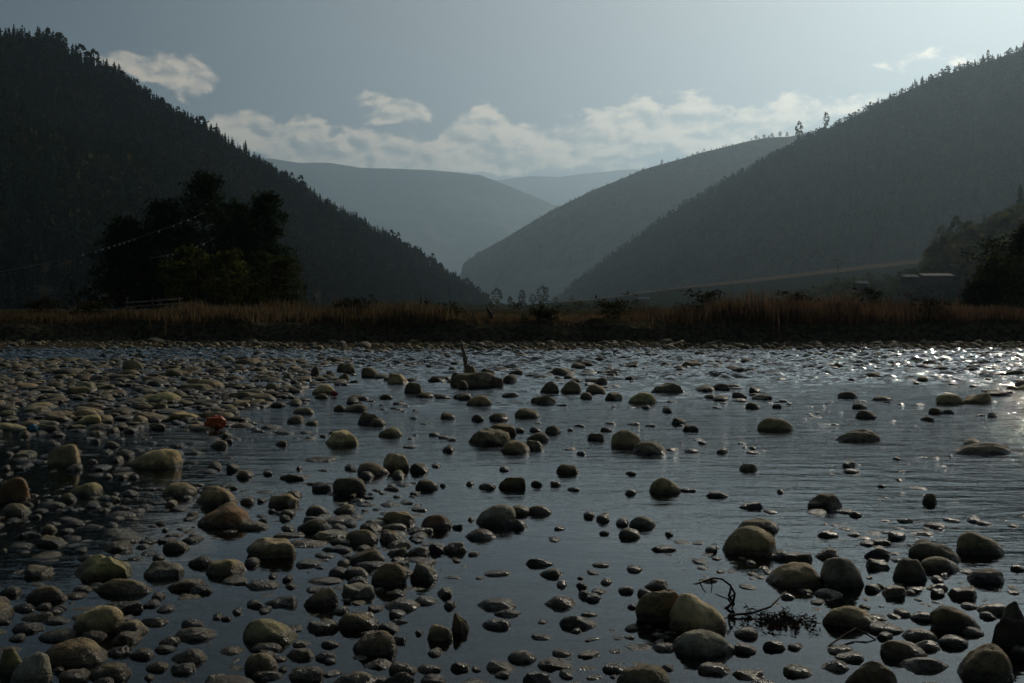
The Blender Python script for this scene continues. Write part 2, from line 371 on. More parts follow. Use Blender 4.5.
def round_mesh(seed, n=60, w=.32, low=.2, leaf=.11, col0=(.07, .09, .035)):
    r = random.Random(seed); V = []; Fq = []; col = []
    k = 4
    for z, rad in ((0, .03), (.6, .012)):
        for a in range(k): V.append((rad * math.cos(a * 1.57), rad * math.sin(a * 1.57), z)); col.append((.05, .04, .03))
    for a in range(k): Fq.append((a, (a + 1) % k, k + (a + 1) % k, k + a))
    for i in range(n):
        a = r.uniform(0, 6.28); f = r.random(); z = low + (1 - low) * f; rad = w * math.sin(math.pi * min(1, (f * .85 + .13))) ** .7 * r.uniform(.5, 1.0)
        c = Vector((math.cos(a) * rad, math.sin(a) * rad, z)); q = Matrix.Rotation(r.uniform(0, 6.28), 3, Vector((r.gauss(0, 1), r.gauss(0, 1), r.gauss(0, 1))).normalized())
        s_ = leaf * r.uniform(.6, 1.3); b = len(V)
        for u, v in ((-1, -.6), (.8, -1), (1, .7), (-.7, 1)): V.append(tuple(c + q @ Vector((u * s_ * .5, v * s_ * .5, r.uniform(-.2, .2) * s_))))
        g = r.uniform(.7, 1.3); col += [tuple(x * g for x in col0)] * 4; Fq.append((b, b + 1, b + 2, b + 3))
    return np.array(V, float), np.array(Fq), np.array(col)
def scatter_mesh(name, protos, P, H, Wd, colmul, mat_, label, cat, kind='stuff', smooth=False):
    """one object made of many small copies (a mass nobody could count)"""
    Vs, Fs, Cs = [], [], []; off = 0; ch = rng.integers(0, len(protos), len(P)); ang = rng.random(len(P)) * 6.283
    for k, (v, f, c) in enumerate(protos):
        idx = np.where(ch == k)[0]
        if not len(idx): continue
        ca, sa = np.cos(ang[idx])[:, None], np.sin(ang[idx])[:, None]
        x = (v[None, :, 0] * ca - v[None, :, 1] * sa) * Wd[idx][:, None]; y = (v[None, :, 0] * sa + v[None, :, 1] * ca) * Wd[idx][:, None]
        z = v[None, :, 2] * H[idx][:, None] + np.zeros_like(x)
        q = np.stack([x, y, z], -1) + P[idx][:, None, :]
        Vs.append(q.reshape(-1, 3)); Fs.append((f[None] + (np.arange(len(idx)) * len(v))[:, None, None]).reshape(-1, f.shape[1]) + off)
        Cs.append((c[None] * colmul[idx][:, None, :]).reshape(-1, 3)); off += q.shape[0] * q.shape[1]
    me = mesh_np(name, np.vstack(Vs), np.vstack(Fs), mat_, tint=np.vstack(Cs), smooth=smooth)
    return tag(link(name, me), label, cat, kind=kind)
CP = [conifer_mesh(s_, 6, 5, w=.19) for s_ in range(6)]
RP = [round_mesh(50 + s_, 34, leaf=.16) for s_ in range(4)]
def colvar(P, scale, brown=.0):
    n = len(P); f = fbm(P[:, 0] * scale, P[:, 1] * scale + P[:, 2] * scale, 3, 9)[:, None]; g = rng.normal(1, .16, (n, 1)).clip(.5, 1.5)
    c = np.ones((n, 3)) * g * (1 + .35 * f); br = (rng.random((n, 1)) < brown + .25 * (f > .35)) * 1.0
    return c * .8 * (1 + br * np.array([[.45, .05, -.05]]))
P = s_left(16500); P = P[fbm(P[:, 0] * .014, P[:, 2] * .02, 4, 77) > -1.02]; hgt = rng.uniform(6, 16, len(P)) * (1 + .3 * fbm(P[:, 0] * .02, P[:, 2] * .03, 3, 5)); P[:, 2] -= .8
scatter_mesh('conifer_forest', CP + RP[:1], P, hgt, hgt * rng.uniform(.85, 1.4, len(P)), colvar(P, .012, .04) * .5 * (1 + .5 * fbm(P[:, 0] * .01, P[:, 2] * .016, 3, 78)[:, None]), M_needle, 'dense dark conifer forest covering the steep left hillside', 'forest')
P = s_right(15000); P = P[fbm(P[:, 0] * .006, P[:, 2] * .014, 4, 80) > -1.0]; hgt = rng.uniform(8, 15, len(P)); P[:, 2] -= .8
scatter_mesh('conifer_forest', CP[:3] + RP[:2], P, hgt, hgt * rng.uniform(1.0, 1.5, len(P)), colvar(P, .006, .05) ** .8 * .62 * (1 + .45 * fbm(P[:, 0] * .005, P[:, 2] * .012, 4, 79)[:, None]), M_needle, 'hazy conifer forest covering the big right-hand hillside', 'forest')
P = s_mid(5000, .3); hgt = rng.uniform(7, 13, len(P))
scatter_mesh('scattered_woodland', CP[:2] + RP[:2], P, hgt, hgt * 1.3, colvar(P, .004, .2), M_needle, 'sparse hazy woodland on the pale hill in the middle of the valley', 'woodland')

CM = []
for k in range(7):
    v, f, c = conifer_mesh(200 + k, 11, 7, w=random.uniform(.14, .2), low=random.uniform(.08, .25))
    CM.append(mesh_np('conifer', v, f, M_needle, tint=c, smooth=False))
BM_ = []
for k in range(4):
    v, f, c = round_mesh(300 + k, 130, w=random.uniform(.16, .24), low=.3, leaf=.08, col0=(.055, .065, .03))
    BM_.append(mesh_np('broadleaf_tree', v, f, M_leaf, tint=c, smooth=False))
def crest_at(Cc, px):
    p = np.array([pix(q)[0] for q in Cc]); i = np.interp(px, p, np.arange(len(p))); a = int(i); b_ = min(a + 1, len(Cc) - 1)
    return Cc[a] * (1 - (i - a)) + Cc[b_] * (i - a)
def put(me, name, p, h, w, label, cat, group=None):
    o = link(name, me); o.location = (p[0], p[1], p[2]); o.scale = (w, w, h); o.rotation_euler.z = random.uniform(0, 6.28)
    return tag(o, label, cat, group)
x = -6.0
while x < 478:
    p = crest_at(c_left, x); d = pix(p)[2]; h = random.choice([6, 8, 9.5, 11, 12.5, 16]) * random.uniform(.85, 1.1)
    if 108 < x < 122: h = 18
    lab = ('dark conifer on the upper skyline of the left hill, above the small left cloud' if x < 150 else
           'dark conifer on the left skyline between the small cloud and the cloud bank' if x < 300 else
           'dark conifer on the lowest stretch of the left hill skyline near the valley mouth')
    put(random.choice(CM), 'conifer_tree', (p[0], p[1] + random.uniform(-6, 3), p[2] - 2.5), h + 1.5, h * random.uniform(.9, 1.6), lab, 'conifer', 'conifers along the left hill skyline')
    x += random.uniform(3.4, 7.2)
x = 566.0
while x < 1030:
    p = crest_at(c_right, x); h = random.choice([8, 10, 12, 15]) * random.uniform(.9, 1.15)
    lab = ('small hazy conifer low on the right hill skyline, left of the tall ridge tree' if x < 795 else
           'hazy conifer on the right hill skyline, right of the two tall ridge trees')
    put(random.choice(CM), 'conifer_tree', (p[0], p[1] + random.uniform(-8, 4), p[2] - 2.5), h + 1, h * random.uniform(1, 1.6), lab, 'conifer', 'conifers along the right hill skyline')
    x += random.uniform(6, 12)
for k, (px, top, lab) in enumerate([(799, 121, 'tall thin tree standing clear above the right hill skyline, leftmost of two'),
                        (826, 112, 'tall sparse tree on the right hill skyline, just right of the leftmost tall one'),
                        (988, 50, 'thin lone tree high on the right ridge near the frame edge')]):
    p = crest_at(c_right, px); h = (pix(p)[1] - top) / F * pix(p)[2] + 3
    put(BM_[k], 'ridge_tree', (p[0], p[1], p[2] - 3), h, h * .8, lab, 'tree')
for px in (662, 756, 764, 772, 780, 787):
    p = crest_at(c_mid, px); put(BM_[px % 4], 'hazy_tree', (p[0], p[1], p[2] - 2), random.uniform(18, 28), 34, 'tiny hazy tree on the crest of the pale middle hill' if px > 700 else 'lone tiny hazy tree partway down the pale middle hill crest', 'tree', 'trees on the middle hill crest')
# terrace lone tree
p = crest_at(c_ter, 834); put(BM_[1], 'lone_tree', (p[0], p[1] - 10, p[2] - 1), 13.5, 17, 'dark lone tree on the dry strip at the foot of the right hill', 'tree')

def limb_tree(name, base, h, spread, kind, seed, label, cat, group=None, leafcol=(.03, .045, .02), nl=42, clumps=9, lean=0.0, low=.15, leafsize=.1, shape=1.0):
    """tapered trunk with limbs; crown of many small needle / leaf faces gathered in clumps"""
    r = random.Random(seed); root = empty(name, base); tag(root, label, cat, group)
    TV, TF = [], []
    def tube(pts, rads, n=6):
        b0 = len(TV)
        for i, (p_, rr) in enumerate(zip(pts, rads)):
            d_ = (pts[min(i + 1, len(pts) - 1)] - pts[max(i - 1, 0)]).normalized()
            s1 = d_.orthogonal().normalized(); s2 = d_.cross(s1)
            for a in range(n): TV.append(tuple(p_ + (s1 * math.cos(a * 6.283 / n) + s2 * math.sin(a * 6.283 / n)) * rr))
        for i in range(len(pts) - 1):
            for a in range(n): TF.append((b0 + i * n + a, b0 + i * n + (a + 1) % n, b0 + (i + 1) * n + (a + 1) % n, b0 + (i + 1) * n + a))
    def tp(f): return Vector((lean * h * f * f + .02 * h * math.sin(f * 5 + seed), .02 * h * math.sin(f * 4 + seed * 2), h * f))
    tube([tp(f / 8) for f in range(9)], [h * .017 * (1 - f / 8.6) + .01 for f in range(9)])
    LV, LF, LC = [], [], []
    def leaf(c, s_):
        q = Matrix.Rotation(r.uniform(0, 6.28), 3, Vector((r.gauss(0, 1), r.gauss(0, 1), r.gauss(0, 1))).normalized()); b = len(LV)
        if kind == 'pine':
            for u, v in ((-.12, -1), (.12, -1), (.3, 1), (-.3, 1)): LV.append(tuple(c + q @ Vector((u * s_, v * s_, 0))))
        else:
            for u, v in ((-.5, -.5), (.5, -.4), (.45, .6), (-.4, .5)): LV.append(tuple(c + q @ Vector((u * s_, v * s_, 0))))
        g = r.uniform(.6, 1.4); LC.extend([tuple(x_ * g for x_ in leafcol)] * 4); LF.append((b, b + 1, b + 2, b + 3))
    for i in range(nl):
        f = low + (1 - low) * ((i + r.random()) / nl); p0 = tp(min(f, .99)); a = i * 2.4 + r.uniform(-.5, .5)
        if kind == 'pine': prof = (1 - f) ** .7 * r.uniform(.55, 1.2) + .05; up = r.uniform(-.15, .35)
        else: prof = math.sin(math.pi * min(1, .12 + .86 * f)) ** .8 * r.uniform(.45, 1.15) * shape + .04; up = r.uniform(.1, .9)
        L = spread * prof; tip = p0 + Vector((math.cos(a) * L, math.sin(a) * L, up * L * .8))
        md = p0.lerp(tip, .5) + Vector((0, 0, .1 * L)); rr = h * .005 * (1.3 - f)
        tube([p0, md, tip], [rr, rr * .6, rr * .25], 4)
        for c_ in range(clumps):
            t_ = r.uniform(.25, 1.08); q = (p0.lerp(md, t_ * 2) if t_ < .5 else md.lerp(tip, t_ * 2 - 1)) + Vector((r.gauss(0, 1), r.gauss(0, 1), r.gauss(0, .6))) * L * .15
            for _ in range(10): leaf(q + Vector((r.gauss(0, 1), r.gauss(0, 1), r.gauss(0, .6))) * leafsize * 1.6, leafsize * r.uniform(.7, 1.5))
    link('trunk', mesh_np('trunk', TV, np.array(TF), M_bark), root)
    link('crown', mesh_np('crown', LV, np.array(LF), M_needle if kind == 'pine' else M_leaf, tint=np.array(LC), smooth=False), root)
    return root
def base(px, Y): x = (px - 512) / F * Y; return Vector((x, Y, ground_z(x, Y) - .05))
def hgt_to(py, Y, b): return CAM_H + (HOR - py) / F * Y - b.z
for k, (px, Y, top, spr, lean, lab) in enumerate([
        (208, 60, 176, 3.6, .0, 'tallest dark pine in the middle of the riverside clump on the left'),
        (262, 62, 196, 2.6, .04, 'dark pine with ragged level boughs at the right end of the left clump'),
        (165, 58, 205, 3.2, -.02, 'dark spreading pine between the tallest pine and the outer left pine'),
        (127, 57, 222, 2.6, -.02, 'dark bushy pine at the outer left end of the riverside clump'),
        (235, 64, 205, 2.8, .02, 'dark pine half hidden behind the tallest pine and its right neighbour')]):
    b_ = base(px, Y); limb_tree('pine_tree', b_, hgt_to(top, Y, b_), spr, 'pine', 20 + k, lab, 'pine tree', 'pines of the riverside clump', leafcol=(.035, .05, .024), nl=52, clumps=8, lean=lean, low=.1, leafsize=.17)
for k, (px, Y, top, spr, colr, lab) in enumerate([
        (185, 51, 250, 1.3, (.06, .07, .02), 'yellow-green bush in front of the tallest riverside pine'),
        (228, 52, 254, 1.5, (.075, .08, .02), 'yellow-green thicket with bare stems below the right-hand pines'),
        (283, 53, 262, 1.6, (.05, .055, .02), 'dull brown-green bush at the right end of the tree clump'),
        (262, 56, 256, 1.5, (.045, .055, .02), 'dark bush between the yellow-green thicket and the end bush')]):
    b_ = base(px, Y); limb_tree('leafy_bush', b_, hgt_to(top, Y, b_), spr, 'leaf', 40 + k, lab, 'bush', 'bushes in front of the riverside pines', leafcol=colr, nl=46, clumps=6, low=.12, leafsize=.09)
for k, (px, Y, top, spr, kind, colr, lab) in enumerate([
        (1024, 58, 232, 2.4, 'leaf', (.03, .035, .015), 'big dark leafy tree filling the right edge above the bank'),
        (996, 56, 262, 1.4, 'leaf', (.07, .07, .02), 'olive-leaved tree leaning out left of the big dark edge tree'),
        (982, 55, 286, .9, 'leaf', (.035, .035, .015), 'low dark shrub at the foot of the olive-leaved tree')]):
    b_ = base(px, Y); limb_tree('riverside_tree', b_, hgt_to(top, Y, b_), spr, kind, 60 + k, lab, 'tree', leafcol=colr, nl=60, clumps=8, low=.06, leafsize=.12, shape=1.1)
# spur conifers, hazy
for k, (px, top, hh) in enumerate([(940, 226, 0), (956, 217, 0), (970, 222, 0), (984, 214, 0), (997, 212, 0), (1010, 205, 0), (1019, 184, 0), (1031, 195, 0)]):
    p = crest_at(c_spur, px); d = pix(p)[2]; h = (pix(p)[1] - top) / F * d + 2
    labs = ['leftmost tall tree of the hazy row on the wooded spur', 'second tree from the left of the hazy row on the spur', 'round-topped tree third from the left of the hazy spur row', 'pointed tree fourth from the left in the hazy spur row', 'hazy spur tree left of the two beside the edge', 'hazy tree just left of the tallest spire on the spur', 'tallest spire-shaped conifer on the hazy spur at the right edge', 'hazy conifer at the very edge, right of the tallest spire']
    put(CM[k % 7] if k > 2 else BM_[k % 4], 'spur_tree', (p[0], p[1], p[2] - 2), h, h * (.95 if k > 2 else .8), labs[k], 'tree', 'hazy row of trees on the wooded spur')
for k, px in enumerate([914, 922, 930, 936, 947, 961, 977, 990, 1004, 1014, 1025]):
    p = crest_at(c_spur, px) + np.array([0, -18, -4.]); top = np.interp(px, [914, 930, 945, 1000, 1030], [262, 244, 232, 226, 205]) + random.uniform(-16, 0); h = (pix(p)[1] - top) / F * pix(p)[2] + 2
    put(random.choice(BM_ + CM[:3]), 'spur_tree', (p[0], p[1], p[2] - 2), h, h * random.uniform(.8, 1.2), 'hazy dark tree standing lower in front of the row on the wooded spur', 'tree', 'front trees on the wooded spur')
P = s_spur(1500, .1); pp = np.array([pix(q)[0] for q in P]); P = P[(pp > 905) | (rng.random(len(P)) < .35)]
hgt = rng.uniform(2.5, 6, len(P)) * np.where(np.array([pix(q)[0] for q in P]) > 930, 2.6, .8)
scatter_mesh('undergrowth', RP, P, hgt, hgt * 1.5, colvar(P, .05, .5), M_leaf, 'brown and olive scrub covering the low spur behind the right bank', 'scrub')
# hazy bare trees in the valley mouth
vt = [(484, 292, 420), (497, 288, 460), (510, 296, 380), (522, 290, 440), (533, 294, 420), (543, 286, 480), (556, 297, 400), (572, 295, 450), (590, 298, 420), (606, 299, 380), (625, 301, 420), (822, 300, 300), (690, 300, 300), (838, 290, 420), (815, 296, 420)]
for k, (px, top, d) in enumerate(vt):
    d *= 2.4; b_ = Vector(((px - 512) / F * d, d, .6)); h = CAM_H + (HOR - top) / F * d - .6
    lab = 'thin hazy bare tree standing in the valley mouth between the two hills' if px < 600 else ['small bare tree on the valley flat right of the valley mouth'][0] if px < 640 else 'small dark shrub on the flat below the meadow terrace' if px < 700 else 'dark bushy tree at the low left end of the wooded spur'
    put(BM_[k % 4], 'valley_tree', b_, h, h * random.uniform(1.1, 1.6), lab, 'tree', 'small trees on the valley floor')
P = np.stack([rng.uniform(-60, 200, 500), rng.uniform(300, 650, 500), np.full(500, .9)], -1)
hgt = rng.uniform(1.0, 3.2, 500)
scatter_mesh('valley_scrub', RP, P, hgt, hgt * 2.2, colvar(P, .05, .5), M_leaf, 'low brown scrub across the valley floor beyond the grass', 'scrub')

# ------------------------------------------------------------------ grass on the far bank
n = 90000
gxs = rng.uniform(-36, 40, n); d_ = rng.gamma(1.6, 3.0, n) + np.where(rng.random(n) < .10, .05, .75)
gys = bank_y(gxs) + d_
gpx = 512 + F * gxs / gys
hprof = .85 * np.interp(gpx, [-40, 0, 100, 130, 200, 290, 330, 400, 450, 475, 520, 580, 620, 680, 760, 830, 880, 930, 980, 1080],
                  [.3, .3, .32, .4, .5, .65, .7, .65, .45, .26, .15, .18, .45, .78, .85, .72, .75, .55, .45, .45])
cl = fbm(gxs * .8, gys * .8, 3, 14)
big = fbm(gxs * .22, gys * .3, 3, 44)
gh = hprof * rng.uniform(.4, 1.1, n) * (1 + .45 * cl) * (1 + .55 * big) * np.where((rng.random(n) < .04) & (gpx > 600) & (gpx < 960), 1.45, 1)
keep = rng.random(n) < (.7 + .6 * cl + .5 * big); gxs, gys, gh, gpx, d_ = gxs[keep], gys[keep], gh[keep], gpx[keep], d_[keep]; n = len(gxs)
gz = np.interp(d_, BS, BZ) - .03
a = rng.random(n) * 6.28; bw = rng.uniform(.012, .03, n); lean = rng.normal(0, .16, (n, 2)) * gh[:, None]
B = np.stack([gxs, gys, gz], -1)
o1 = np.stack([np.cos(a) * bw, np.sin(a) * bw, np.zeros(n)], -1)
mid = B + np.stack([lean[:, 0] * .35, lean[:, 1] * .35, gh * .55], -1); tip = B + np.stack([lean[:, 0], lean[:, 1], gh], -1)
V = np.stack([B - o1, B + o1, mid + o1 * .8, mid - o1 * .8, tip + o1 * .15, tip - o1 * .15], 1).reshape(-1, 3)
bi = (np.arange(n) * 6)[:, None]; Q = np.vstack([bi + np.array([[0, 1, 2, 3]]), bi + np.array([[3, 2, 4, 5]])])
redness = sstep(gpx, 560, 800)[:, None]
bc = (1 - redness) * np.array([.10, .070, .038]) + redness * np.array([.12, .074, .044])
bc = bc * rng.normal(1, .25, (n, 1)).clip(.4, 1.7) * (1 + .4 * fbm(gxs * .3, gys * .3, 2, 15)[:, None])
tag(link('dry_grass', mesh_np('dry_grass', V, Q, M_grass, tint=np.repeat(bc, 6, 0), smooth=False)), 'tawny dry grass and reeds growing along the top of the far bank', 'grass', kind='stuff')

# low shrubs breaking the bank line
for k, (px, dd, top, lab) in enumerate([(352, 3, 303, 'low dark shrub on the bank right of the pine clump'), (445, 2.5, 313, 'low dark shrub on the bank edge left of the snapped stump'), (545, 2, 315, 'small dark shrub on the bank below the valley mouth'),
        (612, 3, 307, 'dark bush on the bank where the tall reeds begin'), (706, 4, 296, 'dark twiggy bush among the reeds, leftmost of three'), (795, 3, 297, 'dark twiggy bush among the reeds, middle of three'), (868, 5, 291, 'tall dark twiggy bush among the reeds below the spur'),
        (930, 2, 303, 'dark bush on the bank left of the olive-leaved tree'), (40, 6, 303, 'low dark bush in the far left field'), (92, 4, 305, 'dark bush at the left foot of the pine clump')]):
    Y_ = float(bank_y((px - 512) / F * 41)) + dd; b_ = base(px, Y_); limb_tree('bank_shrub', b_, hgt_to(top, Y_, b_), .75, 'leaf', 80 + k, lab, 'shrub', 'shrubs along the far bank', leafcol=(.03, .028, .014), nl=22, clumps=4, low=.05, leafsize=.06, shape=1.3)

# ------------------------------------------------------------------ stones
K = dict(t=(.56, .42, .20), b=(.38, .27, .12), g=(.39, .345, .22), d=(.20, .155, .08), o=(.39, .325, .13), r=(.36, .19, .075), p=(.50, .45, .32))
TONE = dict(t='tan', b='brown', g='grey', d='dark', o='olive', r='rusty', p='pale')
SHAPE = dict(B='blocky', R='rounded', F='flat', A='angular', L='long')
